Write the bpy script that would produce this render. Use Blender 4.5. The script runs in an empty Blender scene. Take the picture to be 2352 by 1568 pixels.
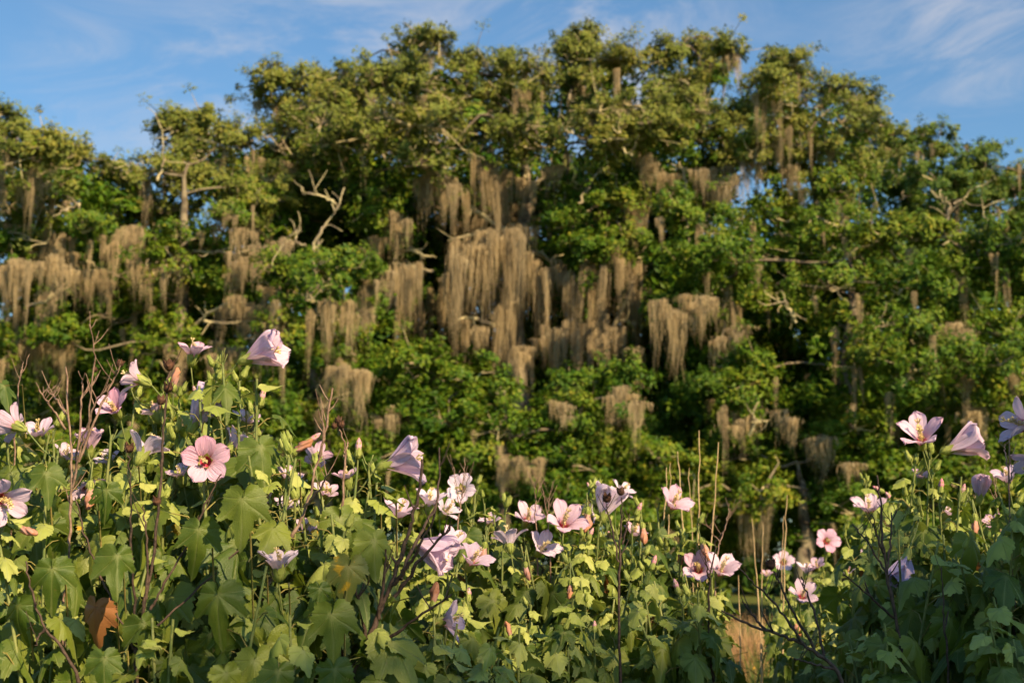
import bpy, math, random
import numpy as np
from mathutils import Vector, Matrix

# ------------------------------------------------------------------ camera, sky, sun, exposure
S = bpy.context.scene
COL = S.collection
R = math.radians
rng = np.random.default_rng(7)
random.seed(7)

W0, H0, F0 = 2352.0, 1568.0, 2352.0 / 36.0 * 50.0
PITCH = math.atan(510.0 / F0)
CAMZ = 1.6
cam_d = bpy.data.cameras.new('camera')
cam_d.lens = 50.0
cam_d.sensor_width = 36.0
cam_d.clip_end = 3000.0
cam_d.dof.use_dof = True
cam_d.dof.focus_distance = 3.6
cam_d.dof.aperture_fstop = 5.8
cam = bpy.data.objects.new('camera', cam_d)
cam.location = (0, 0, CAMZ)
cam.rotation_euler = (math.pi / 2 + PITCH, 0, 0)
COL.objects.link(cam)
S.camera = cam

SUN_AZ, SUN_EL = R(38), R(35)          # azimuth to the right of straight behind the viewer
SUN = np.array([math.sin(SUN_AZ) * math.cos(SUN_EL), -math.cos(SUN_AZ) * math.cos(SUN_EL), math.sin(SUN_EL)])
sun_d = bpy.data.lights.new('sun', 'SUN')
sun_d.energy = 5.0
sun_d.angle = R(0.55)
sun_d.color = (1.0, 0.755, 0.45)
sun = bpy.data.objects.new('sun', sun_d)
sun.rotation_euler = Vector(-SUN).to_track_quat('-Z', 'Y').to_euler()
sun.location = (10, -20, 30)
COL.objects.link(sun)

S.view_settings.view_transform = 'Standard'
S.view_settings.look = 'None'
S.view_settings.exposure = 0.91
S.view_settings.gamma = 1.0
S.view_settings.use_curve_mapping = False
S.cycles.use_denoising = True
S.cycles.max_bounces = 4
S.cycles.diffuse_bounces = 2
S.cycles.glossy_bounces = 1
S.cycles.use_adaptive_sampling = True
S.cycles.adaptive_threshold = 0.02
S.cycles.transmission_bounces = 4
S.cycles.transparent_max_bounces = 4
S.cycles.caustics_reflective = False
S.cycles.caustics_refractive = False
S.cycles.sample_clamp_indirect = 4.0


def ray(px, py):
    c, s = math.cos(PITCH), math.sin(PITCH)
    a, b = (px - W0 / 2) / F0, (H0 / 2 - py) / F0
    return np.array([a, c - s * b, s + c * b])


def at(px, py, Y):
    """A point at depth Y metres that is seen at (px, py) in the photograph (2352 wide)."""
    d = ray(px, py)
    return np.array([0, 0, CAMZ]) + d * (Y / d[1])


class NT:
    """Small helper round a node tree."""
    def __init__(self, tree):
        self.t = tree
        tree.nodes.clear()

    def n(self, kind, ins=None, **props):
        nd = self.t.nodes.new(kind)
        for k, v in props.items():
            setattr(nd, k, v)
        for k, v in (ins or {}).items():
            sock = nd.inputs[k]
            if isinstance(v, bpy.types.NodeSocket):
                self.t.links.new(v, sock)
            else:
                sock.default_value = (*v, 1.0) if sock.type == 'RGBA' and len(v) == 3 else v
        return nd

    def math(self, op, a, b=0.0, c=0.0, clamp=False):
        nd = self.n('ShaderNodeMath', {0: a, 1: b, 2: c}, operation=op, use_clamp=clamp)
        return nd.outputs[0]

    def mix(self, f, a, b, mode='MIX'):
        nd = self.t.nodes.new('ShaderNodeMix')
        nd.data_type = 'RGBA'
        nd.blend_type = mode
        for sock, v in ((nd.inputs[0], f), (nd.inputs[6], a), (nd.inputs[7], b)):
            if isinstance(v, bpy.types.NodeSocket):
                self.t.links.new(v, sock)
            else:
                sock.default_value = v if not isinstance(v, tuple) or len(v) == 4 else (*v, 1)
        return nd.outputs[2]

    def smooth(self, v, lo, hi):
        nd = self.n('ShaderNodeMapRange', {0: v, 1: lo, 2: hi, 3: 0.0, 4: 1.0}, interpolation_type='SMOOTHSTEP')
        return nd.outputs[0]


world = bpy.data.worlds.new('World')
S.world = world
world.cycles.sampling_method = 'MANUAL'
world.cycles.sample_map_resolution = 256
world.use_nodes = True
w = NT(world.node_tree)
sky = w.n('ShaderNodeTexSky', sky_type='NISHITA', sun_disc=False, sun_elevation=SUN_EL,
          sun_rotation=math.pi - SUN_AZ, altitude=0.0, air_density=1.25, dust_density=0.6, ozone_density=2.2)
tc = w.n('ShaderNodeTexCoord').outputs['Generated']
sep = w.n('ShaderNodeSeparateXYZ', {0: tc})
zz = w.math('MAXIMUM', sep.outputs[2], 0.04)
pl = w.n('ShaderNodeCombineXYZ', {0: w.math('DIVIDE', sep.outputs[0], zz), 1: w.math('DIVIDE', sep.outputs[1], zz), 2: 0.0})
mp = w.n('ShaderNodeMapping', {0: tc, 2: (0, R(24), R(8)), 3: (5.0, 5.0, 17.0)})
n1 = w.n('ShaderNodeTexNoise', {'Vector': mp.outputs[0], 'Scale': 1.0, 'Detail': 8.0, 'Roughness': 0.68, 'Distortion': 1.2})
n2 = w.n('ShaderNodeTexNoise', {'Vector': pl.outputs[0], 'Scale': 0.55, 'Detail': 3.0, 'Roughness': 0.5})
cover = w.math('MULTIPLY', w.smooth(n2.outputs[0], 0.45, 0.75), 0.6)
for (px, py, rad, gain) in ((1120, 60, 0.16, 0.75), (1420, 90, 0.10, 0.5), (2120, 140, 0.085, 0.55), (700, 90, 0.10, 0.45),
                            (300, 240, 0.10, 0.6), (2300, 20, 0.07, 0.5), (560, 260, 0.09, 0.3)):
    d = ray(px, py)
    d = d / np.linalg.norm(d)
    dt = w.n('ShaderNodeVectorMath', {0: tc, 1: tuple(d)}, operation='DOT_PRODUCT').outputs['Value']
    g = w.smooth(dt, math.cos(rad), 1.0)
    cover = w.math('ADD', cover, w.math('MULTIPLY', g, gain))
wisp = w.smooth(n1.outputs[0], 0.40, 0.72)
dens = w.math('MULTIPLY', w.math('MULTIPLY', w.math('MULTIPLY', cover, wisp), w.smooth(sep.outputs[2], 0.0, 0.10)), 0.68, clamp=True)
skyc = w.mix(1.0, sky.outputs[0], (0.75, 1.02, 1.19, 1), 'MULTIPLY')
final = w.mix(dens, skyc, (5.4, 5.45, 6.0, 1))
bg = w.n('ShaderNodeBackground', {0: final, 1: 0.063})
w.n('ShaderNodeOutputWorld', {0: bg.outputs[0]})


# ------------------------------------------------------------------ materials
def material(name):
    m = bpy.data.materials.new(name)
    m.use_nodes = True
    return m, NT(m.node_tree)


def leaf_shader(t, colour, trans_colour, trans, rough, normal=None, spec=0.3):
    p = t.n('ShaderNodeBsdfPrincipled', {'Base Color': colour, 'Roughness': rough, 'Specular IOR Level': spec})
    tr = t.n('ShaderNodeBsdfTranslucent', {'Color': trans_colour})
    if normal is not None:
        t.t.links.new(normal, p.inputs['Normal'])
    mx = t.n('ShaderNodeMixShader', {0: trans, 1: p.outputs[0], 2: tr.outputs[0]})
    t.n('ShaderNodeOutputMaterial', {0: mx.outputs[0]})


def ramp(t, f, stops):
    r = t.n('ShaderNodeValToRGB', {0: f})
    el = r.color_ramp.elements
    while len(el) < len(stops):
        el.new(0.5)
    for e, (p, c) in zip(el, stops):
        e.position = p
        e.color = (*c, 1)
    return r.outputs[0]


def mat_oak(name, haze=0.0, pale=0.0):
    m, t = material(name)
    a = t.n('ShaderNodeAttribute', attribute_name='tint').outputs['Fac']
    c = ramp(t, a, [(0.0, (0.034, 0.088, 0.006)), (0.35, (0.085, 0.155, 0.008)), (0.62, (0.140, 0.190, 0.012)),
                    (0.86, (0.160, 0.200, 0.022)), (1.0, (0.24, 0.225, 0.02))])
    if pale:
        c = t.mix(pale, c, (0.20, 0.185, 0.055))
    if haze:
        c = t.mix(haze, c, (0.07, 0.12, 0.06))  # distance haze painted into the leaf colour
    tc2 = t.mix(0.5, c, (0.12, 0.20, 0.02))
    leaf_shader(t, c, tc2, 0.16, 0.5, spec=0.18)
    return m


def mat_bark(name, c0, c1, lichen, scale=6.0):
    m, t = material(name)
    o = t.n('ShaderNodeNewGeometry').outputs['Position']
    n = t.n('ShaderNodeTexNoise', {'Vector': o, 'Scale': scale, 'Detail': 6.0, 'Roughness': 0.65}).outputs[0]
    c = t.mix(t.smooth(n, 0.38, 0.62), c0, c1)
    n2_ = t.n('ShaderNodeTexNoise', {'Vector': o, 'Scale': 2.2, 'Detail': 4.0}).outputs[0]
    if lichen:
        c = t.mix(t.smooth(n2_, 0.40, 0.58), c, lichen)
    b = t.n('ShaderNodeBump', {'Height': n, 'Strength': 0.6, 'Distance': 0.02}).outputs[0]
    p = t.n('ShaderNodeBsdfPrincipled', {'Base Color': c, 'Roughness': 0.9, 'Normal': b, 'Specular IOR Level': 0.15})
    t.n('ShaderNodeOutputMaterial', {0: p.outputs[0]})
    return m


M = {}
M['oak'] = mat_oak('oak_leaf_green')
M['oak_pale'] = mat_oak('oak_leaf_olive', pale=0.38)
M['oak_far'] = mat_oak('oak_leaf_haze_tint', haze=0.2)
M['trunk'] = mat_bark('oak_bark', (0.05, 0.038, 0.028), (0.16, 0.125, 0.09), (0.24, 0.20, 0.13))
M['limb'] = mat_bark('lichen_limb', (0.15, 0.12, 0.085), (0.32, 0.26, 0.175), (0.50, 0.43, 0.24))
M['twig'] = mat_bark('lichen_twig', (0.22, 0.175, 0.12), (0.34, 0.275, 0.18), (0.42, 0.36, 0.20))

m, t = material('moss_grey_tan')
o_ = t.n('ShaderNodeObjectInfo').outputs['Random']
a_ = t.n('ShaderNodeAttribute', attribute_name='tint').outputs['Fac']
c_ = t.mix(a_, (0.33, 0.255, 0.145), (0.60, 0.47, 0.265))
c_ = t.mix(t.math('MULTIPLY', o_, 0.45), c_, (0.36, 0.31, 0.22))
leaf_shader(t, c_, (0.45, 0.33, 0.17), 0.30, 0.95, spec=0.05)
M['moss'] = m


def mat_hib(name, c_lo, c_hi, vein_c, trans_c, yellow=None):
    m, t = material(name)
    v = t.n('ShaderNodeAttribute', attribute_name='vein').outputs['Fac']
    rd = t.n('ShaderNodeObjectInfo').outputs['Random']
    o = t.n('ShaderNodeTexCoord').outputs['Object']
    off = t.n('ShaderNodeVectorMath', {0: o, 1: t.n('ShaderNodeCombineXYZ', {0: t.math('MULTIPLY', rd, 37.0), 1: rd, 2: 0.0}).outputs[0]}, operation='ADD').outputs[0]
    n = t.n('ShaderNodeTexNoise', {'Vector': off, 'Scale': 3.0, 'Detail': 5.0, 'Roughness': 0.6}).outputs[0]
    fine = t.n('ShaderNodeTexVoronoi', {'Vector': off, 'Scale': 24.0}, feature='DISTANCE_TO_EDGE').outputs[0]
    c = t.mix(t.math('ADD', t.math('MULTIPLY', t.math('MULTIPLY', rd, rd), 0.95), t.math('MULTIPLY', t.math('SUBTRACT', n, 0.45), 0.9), clamp=True), c_lo, c_hi)
    c = t.mix(t.math('MULTIPLY', t.smooth(fine, 0.06, 0.0), 0.30), c, vein_c)
    c = t.mix(t.math('MULTIPLY', v, 0.85), c, vein_c)
    sk = t.n('ShaderNodeTexNoise', {'Vector': off, 'Scale': 42.0, 'Detail': 3.0, 'Roughness': 0.7}).outputs[0]
    c = t.mix(t.math('MULTIPLY', t.smooth(sk, 0.55, 0.72), 0.22), c, vein_c)
    if yellow:
        c = t.mix(t.smooth(n, 0.55, 0.66), c, yellow)
    else:
        spot = t.n('ShaderNodeTexNoise', {'Vector': off, 'Scale': 9.0, 'Detail': 2.0}).outputs[0]
        c = t.mix(t.math('MULTIPLY', t.smooth(spot, 0.72, 0.78), 0.6), c, (0.16, 0.10, 0.03))
    h = t.math('ADD', t.math('MULTIPLY', t.smooth(fine, 0.0, 0.25), 0.6), t.math('MULTIPLY', n, 0.5))
    b = t.n('ShaderNodeBump', {'Height': h, 'Strength': 0.20, 'Distance': 0.02}).outputs[0]
    leaf_shader(t, c, trans_c, 0.28, 0.50, b, spec=0.42)
    return m


M['leaf'] = mat_hib('hibiscus_leaf', (0.042, 0.086, 0.006), (0.200, 0.240, 0.030), (0.20, 0.23, 0.07), (0.20, 0.27, 0.02))
M['leaf_young'] = mat_hib('hibiscus_young_leaf', (0.25, 0.31, 0.05), (0.44, 0.47, 0.12), (0.28, 0.31, 0.12), (0.30, 0.36, 0.05))
M['leaf_yellow'] = mat_hib('hibiscus_yellowing_leaf', (0.12, 0.16, 0.03), (0.20, 0.20, 0.05), (0.3, 0.28, 0.1), (0.4, 0.3, 0.03), yellow=(0.55, 0.33, 0.02))
M['leaf_dry'] = mat_hib('dry_brown_leaf', (0.22, 0.085, 0.03), (0.32, 0.14, 0.05), (0.30, 0.13, 0.06), (0.3, 0.12, 0.03))


def mat_petal(name, base, vein, edge, red):
    m, t = material(name)
    uv = t.n('ShaderNodeUVMap', uv_map='uv').outputs[0]
    sp = t.n('ShaderNodeSeparateXYZ', {0: uv})
    s_, t_ = sp.outputs[0], sp.outputs[1]
    rd = t.n('ShaderNodeObjectInfo').outputs['Random']
    vec = t.n('ShaderNodeCombineXYZ', {0: t.math('MULTIPLY', s_, 17.0), 1: t.math('MULTIPLY', t_, 1.3), 2: t.math('MULTIPLY', rd, 20.0)}).outputs[0]
    st = t.n('ShaderNodeTexNoise', {'Vector': vec, 'Scale': 1.0, 'Detail': 3.0, 'Roughness': 0.55}).outputs[0]
    c = t.mix(t.math('MULTIPLY', t.smooth(st, 0.48, 0.66), 0.40), base, vein)
    c = t.mix(t.math('MULTIPLY', t.smooth(t_, 0.55, 1.0), 0.45), c, edge)
    c = t.mix(t.math('MULTIPLY', rd, 0.55), c, (0.80, 0.66, 0.74))
    if red:
        f = t.math('ADD', t_, t.math('MULTIPLY', t.math('SUBTRACT', st, 0.5), 0.22))
        c = t.mix(t.smooth(f, 0.33, 0.23), c, (0.72, 0.008, 0.05))
        c = t.mix(t.math('MULTIPLY', t.smooth(f, 0.52, 0.25), 0.35), c, (0.70, 0.18, 0.26))
    else:
        c = t.mix(t.math('MULTIPLY', t.smooth(t_, 0.32, 0.05), 0.6), c, (0.62, 0.52, 0.30))
    b = t.n('ShaderNodeBump', {'Height': st, 'Strength': 0.8, 'Distance': 0.006}).outputs[0]
    c = t.mix(1.0, c, (1.0, 0.98, 1.10), 'MULTIPLY')
    leaf_shader(t, c, t.mix(0.5, c, (0.85, 0.55, 0.75)), 0.30, 0.6, b, spec=0.2)
    return m


M['petal_pink'] = mat_petal('petal_pink', (0.74, 0.50, 0.56), (0.62, 0.30, 0.42), (0.72, 0.42, 0.56), True)
M['petal_rose'] = mat_petal('petal_rose', (0.72, 0.40, 0.49), (0.60, 0.22, 0.34), (0.68, 0.33, 0.50), True)
M['petal_pale'] = mat_petal('petal_pale_pink', (0.78, 0.60, 0.64), (0.64, 0.38, 0.48), (0.74, 0.52, 0.62), True)
M['petal_lilac'] = mat_petal('petal_lilac', (0.70, 0.54, 0.62), (0.55, 0.36, 0.48), (0.66, 0.47, 0.60), True)
M['petal_white'] = mat_petal('petal_white', (0.80, 0.70, 0.74), (0.66, 0.50, 0.60), (0.76, 0.62, 0.72), False)

m, t = material('wilted_petal')
a_ = t.n('ShaderNodeAttribute', attribute_name='tint').outputs['Fac']
rd_ = t.n('ShaderNodeObjectInfo').outputs['Random']
po = t.n('ShaderNodeTexCoord').outputs['Object']
n_ = t.n('ShaderNodeTexNoise', {'Vector': po, 'Scale': 60.0, 'Detail': 4.0}).outputs[0]
c_ = t.mix(t.math('ADD', t.math('MULTIPLY', a_, 0.7), t.math('MULTIPLY', rd_, 0.3), clamp=True), (0.58, 0.38, 0.38), (0.52, 0.22, 0.10))
c_ = t.mix(t.smooth(n_, 0.5, 0.7), c_, (0.44, 0.17, 0.08))
leaf_shader(t, c_, (0.6, 0.25, 0.12), 0.25, 0.7)
M['wilt'] = m


def mat_plain(name, c0, c1, rough, scale=40.0, trans=0.0, tc_=None, spec=0.3):
    m, t = material(name)
    po = t.n('ShaderNodeNewGeometry').outputs['Position']
    rd = t.n('ShaderNodeObjectInfo').outputs['Random']
    n = t.n('ShaderNodeTexNoise', {'Vector': po, 'Scale': scale, 'Detail': 5.0, 'Roughness': 0.65}).outputs[0]
    f = t.math('ADD', t.smooth(n, 0.35, 0.65), t.math('MULTIPLY', t.math('SUBTRACT', rd, 0.5), 0.5), clamp=True)
    c = t.mix(f, c0, c1)
    b = t.n('ShaderNodeBump', {'Height': n, 'Strength': 0.5, 'Distance': 0.002}).outputs[0]
    leaf_shader(t, c, tc_ or c1, trans, rough, b, spec)
    return m


M['calyx'] = mat_plain('calyx_green', (0.24, 0.30, 0.06), (0.36, 0.40, 0.11), 0.65, 60, 0.2, (0.40, 0.42, 0.05))
M['stem'] = mat_plain('green_stem', (0.10, 0.14, 0.035), (0.20, 0.22, 0.07), 0.6, 50)
M['petiole'] = mat_plain('petiole', (0.16, 0.16, 0.04), (0.26, 0.20, 0.06), 0.6, 30)
M['stamen'] = mat_plain('stamen_yellow', (0.78, 0.58, 0.22), (0.85, 0.74, 0.45), 0.7, 300)
M['budpink'] = mat_plain('pink_bud', (0.62, 0.22, 0.30), (0.74, 0.44, 0.48), 0.6, 70, 0.2, (0.7, 0.3, 0.35))
M['dead'] = mat_plain('dead_stem', (0.028, 0.017, 0.013), (0.095, 0.060, 0.044), 0.75, 90)
M['dead_tan'] = mat_plain('weathered_stem', (0.14, 0.085, 0.06), (0.30, 0.20, 0.15), 0.8, 70)
M['capsule'] = mat_plain('seed_capsule', (0.045, 0.022, 0.014), (0.13, 0.06, 0.035), 0.85, 120)
M['reed'] = mat_plain('dry_reed', (0.34, 0.24, 0.12), (0.50, 0.37, 0.20), 0.75, 25)
M['drygrass'] = mat_plain('dry_grass', (0.40, 0.23, 0.10), (0.56, 0.36, 0.18), 0.8, 6, 0.2, (0.5, 0.35, 0.18))
M['grass'] = mat_plain('lawn_blade', (0.055, 0.105, 0.018), (0.13, 0.17, 0.028), 0.6, 3, 0.3, (0.22, 0.30, 0.03))
M['yellow'] = mat_plain('yellow_floret', (0.70, 0.36, 0.02), (0.80, 0.48, 0.03), 0.7, 20)

m, t = material('ground_soil_and_turf')
po = t.n('ShaderNodeNewGeometry').outputs['Position']
n_ = t.n('ShaderNodeTexNoise', {'Vector': po, 'Scale': 0.6, 'Detail': 8.0, 'Roughness': 0.7}).outputs[0]
f_ = t.n('ShaderNodeTexNoise', {'Vector': po, 'Scale': 14.0, 'Detail': 6.0, 'Roughness': 0.7}).outputs[0]
c_ = t.mix(t.smooth(n_, 0.40, 0.62), (0.075, 0.115, 0.022), (0.13, 0.13, 0.035))
c_ = t.mix(t.smooth(f_, 0.5, 0.7), c_, (0.06, 0.05, 0.025))
b_ = t.n('ShaderNodeBump', {'Height': f_, 'Strength': 0.8, 'Distance': 0.05}).outputs[0]
p_ = t.n('ShaderNodeBsdfPrincipled', {'Base Color': c_, 'Roughness': 0.95, 'Normal': b_, 'Specular IOR Level': 0.1})
t.n('ShaderNodeOutputMaterial', {0: p_.outputs[0]})
M['ground'] = m


# ------------------------------------------------------------------ mesh helpers
def mesh_np(name, verts, faces, mats, tint=None, vattr=None, smooth=False, midx=None, uv=None):
    verts = np.asarray(verts, dtype=np.float32).reshape(-1, 3)
    me = bpy.data.meshes.new(name)
    me.vertices.add(len(verts))
    me.vertices.foreach_set('co', verts.ravel())
    if isinstance(faces, np.ndarray) and faces.ndim == 2:
        k = faces.shape[1]
        nf = len(faces)
        loops = faces.astype(np.int32).ravel()
        starts = np.arange(0, nf * k, k, dtype=np.int32)
    else:
        nf = len(faces)
        loops = np.array([i for f in faces for i in f], dtype=np.int32)
        ln = np.array([len(f) for f in faces], dtype=np.int32)
        starts = np.concatenate([[0], np.cumsum(ln)[:-1]]).astype(np.int32)
    me.loops.add(len(loops))
    me.loops.foreach_set('vertex_index', loops)
    me.polygons.add(nf)
    me.polygons.foreach_set('loop_start', starts)
    if smooth:
        me.polygons.foreach_set('use_smooth', np.ones(nf, dtype=bool))
    else:
        me.polygons.foreach_set('use_smooth', np.zeros(nf, dtype=bool))
    if midx is not None:
        me.polygons.foreach_set('material_index', np.asarray(midx, dtype=np.int32))
    me.update(calc_edges=True)
    if tint is not None:
        a = me.attributes.new('tint', 'FLOAT', 'FACE' if len(tint) == nf else 'POINT')
        a.data.foreach_set('value', np.asarray(tint, dtype=np.float32))
    for k_, v_ in (vattr or {}).items():
        a = me.attributes.new(k_, 'FLOAT', 'POINT')
        a.data.foreach_set('value', np.asarray(v_, dtype=np.float32))
    if uv is not None:
        l = me.uv_layers.new(name='uv')
        l.data.foreach_set('uv', np.asarray(uv, dtype=np.float32)[loops].ravel())
    for mm in (mats if isinstance(mats, (list, tuple)) else [mats]):
        me.materials.append(mm)
    return me


def obj(name, me, parent=None, loc=None):
    o = bpy.data.objects.new(name, me)
    COL.objects.link(o)
    if parent is not None:
        o.parent = parent
    if loc is not None:
        o.location = loc
    return o


def tag(o, label=None, cat=None, group=None, kind=None):
    for k, v in (('label', label), ('category', cat), ('group', group), ('kind', kind)):
        if v:
            o[k] = v
    return o


def norm(v):
    return v / np.maximum(np.linalg.norm(v, axis=-1, keepdims=True), 1e-9)


def tube(pts, radii, sides=6, cap=True):
    pts = np.asarray(pts, dtype=float)
    n = len(pts)
    radii = np.broadcast_to(np.asarray(radii, dtype=float), (n,))
    tan = norm(np.gradient(pts, axis=0))
    ref = np.array([0.31, 0.95, 0.05]) if abs(tan[0][2]) > 0.8 else np.array([0.05, 0.1, 1.0])
    u = norm(np.cross(tan, ref))
    v = np.cross(tan, u)
    ang = np.linspace(0, 2 * math.pi, sides, endpoint=False)
    ring = (u[:, None, :] * np.cos(ang)[None, :, None] + v[:, None, :] * np.sin(ang)[None, :, None]) * radii[:, None, None]
    V = (pts[:, None, :] + ring).reshape(-1, 3)
    i = np.arange(n - 1)[:, None] * sides
    j = np.arange(sides)[None, :]
    j2 = (j + 1) % sides
    Fq = np.stack([i + j, i + j2, i + sides + j2, i + sides + j], axis=-1).reshape(-1, 4)
    return V, Fq


class MB:
    """Collects quads into one mesh."""
    def __init__(self):
        self.v, self.f, self.mi, self.n = [], [], [], 0

    def add(self, V, Fq, mi=0):
        self.v.append(np.asarray(V, dtype=float))
        self.f.append(np.asarray(Fq) + self.n)
        self.mi.append(np.full(len(Fq), mi))
        self.n += len(V)

    def tube(self, pts, radii, sides=6, mi=0):
        self.add(*tube(pts, radii, sides), mi)

    def mesh(self, name, mats, smooth=True):
        return mesh_np(name, np.concatenate(self.v), np.concatenate(self.f), mats, smooth=smooth, midx=np.concatenate(self.mi))


def sticks(P0, P1, r0, r1):
    """Many thin three-sided sticks at once."""
    d = norm(P1 - P0)
    ref = norm(rng.normal(size=d.shape))
    u = norm(np.cross(d, ref))
    v = np.cross(d, u)
    vs = []
    for P, r in ((P0, r0), (P1, r1)):
        r = np.broadcast_to(r, (len(P),))[:, None]
        for a in (0, 2.0944, 4.18879):
            vs.append(P + (u * math.cos(a) + v * math.sin(a)) * r)
    V = np.stack(vs, axis=1).reshape(-1, 3)
    base = np.arange(len(P0))[:, None] * 6
    Fq = np.concatenate([base + np.array([[a, b, b + 3, a + 3]]) for a, b in ((0, 1), (1, 2), (2, 0))], axis=0)
    return V, Fq


def wobble(p0, p1, n, amp, sag=0.0):
    tt = np.linspace(0, 1, n)
    p = p0[None] * (1 - tt)[:, None] + p1[None] * tt[:, None]
    L = np.linalg.norm(p1 - p0)
    a, b = rng.normal(size=3) * amp * L, rng.normal(size=3) * amp * L * 0.5
    p = p + np.sin(tt * math.pi)[:, None] * a + np.sin(tt * 2 * math.pi)[:, None] * b
    p[:, 2] += sag * L * np.sin(tt * math.pi)
    return p


# ------------------------------------------------------------------ ground
gs = 900.0
me = mesh_np('ground', [(-gs, -60, 0), (gs, -60, 0), (gs, gs * 2, 0), (-gs, gs * 2, 0)], np.array([[0, 1, 2, 3]]), M['ground'])
tag(obj('ground', me), kind='structure')


def blades(P, h, wdt, lean):
    n = len(P)
    a = rng.uniform(0, 2 * math.pi, n)
    s = np.stack([np.cos(a), np.sin(a), np.zeros(n)], 1)
    l = rng.normal(size=(n, 3)) * lean
    l[:, 2] = 0
    hh = (h * rng.uniform(0.6, 1.2, n))[:, None]
    up = np.array([[0, 0, 1.0]])
    w_ = wdt * s
    mid = P + up * hh * 0.55 + l * hh * 0.35
    tip = P + up * hh + l * hh
    V = np.stack([P - w_, P + w_, mid + w_ * 0.8, mid - w_ * 0.8, tip + w_ * 0.15, tip - w_ * 0.15], 1).reshape(-1, 3)
    b = np.arange(n)[:, None] * 6
    Fq = np.concatenate([b + np.array([[0, 1, 2, 3]]), b + np.array([[3, 2, 4, 5]])], 0)
    return V, Fq


Yg = rng.uniform(9, 36, 26000)
P = np.stack([Yg * rng.uniform(0.10, 0.34, len(Yg)), Yg, np.zeros(len(Yg))], 1)
V, Fq = blades(P, 0.11, 0.006, 0.35)
tag(obj('lawn_grass', mesh_np('lawn_grass', V, Fq, M['grass'])), 'short sunlit green grass in the gap between the hibiscus', 'grass', kind='stuff')

# ------------------------------------------------------------------ live oaks hung with moss
HOLES = [(1705, 440, 34), (818, 455, 16), (1752, 585, 18), (1945, 600, 14), (268, 735, 14), (335, 715, 16), (1315, 315, 24),
         (1545, 370, 18), (1640, 215, 22), (1460, 235, 18), (560, 290, 16), (1275, 215, 18), (990, 130, 14), (1850, 470, 12)]


def proj(Pn):
    c, s = math.cos(PITCH), math.sin(PITCH)
    q = Pn - np.array([0, 0, CAMZ])
    fwd = q[:, 1] * c + q[:, 2] * s
    up = -q[:, 1] * s + q[:, 2] * c
    return np.stack([W0 / 2 + F0 * q[:, 0] / fwd, H0 / 2 - F0 * up / fwd], 1)


def gaps(Pn):
    """Natural gaps in the crowns through which the sky shows."""
    q = proj(Pn)
    k = np.ones(len(Pn), bool)
    for (hx, hy, hr) in HOLES:
        k &= ((q[:, 0] - hx) / hr) ** 2 + ((q[:, 1] - hy) / (hr * 1.25)) ** 2 > 1.0
    return k


def leaves_np(C, rad, nper, size, outw, flat=0.85, tone=None):
    n = len(C)
    idx = np.repeat(np.arange(n), nper)
    m = len(idx)
    q = norm(rng.normal(size=(m, 3))) * (rng.uniform(0, 1, m) ** 0.45)[:, None]
    q[:, 2] *= flat
    P = C[idx] + q * np.broadcast_to(rad, (n,))[idx][:, None]
    nn = norm(0.85 * outw[idx] + np.array([0.12, -0.18, 0.36]) + 0.58 * norm(rng.normal(size=(m, 3))))
    d = norm(np.cross(nn, rng.normal(size=(m, 3))))
    s = np.cross(nn, d)
    L = (size * rng.uniform(0.65, 1.25, m))[:, None]
    Wd = L * 0.48
    V = np.stack([P - d * L * 0.5, P + s * Wd * 0.5 - nn * Wd * 0.18 - d * L * 0.05, P + d * L * 0.5, P - s * Wd * 0.5 - nn * Wd * 0.18 - d * L * 0.05], 1)
    st = (tone if tone is not None else rng.uniform(0.1, 0.75, n))[idx]
    ti = np.clip(st + rng.normal(size=m) * 0.24, 0, 1)
    return V, ti


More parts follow.
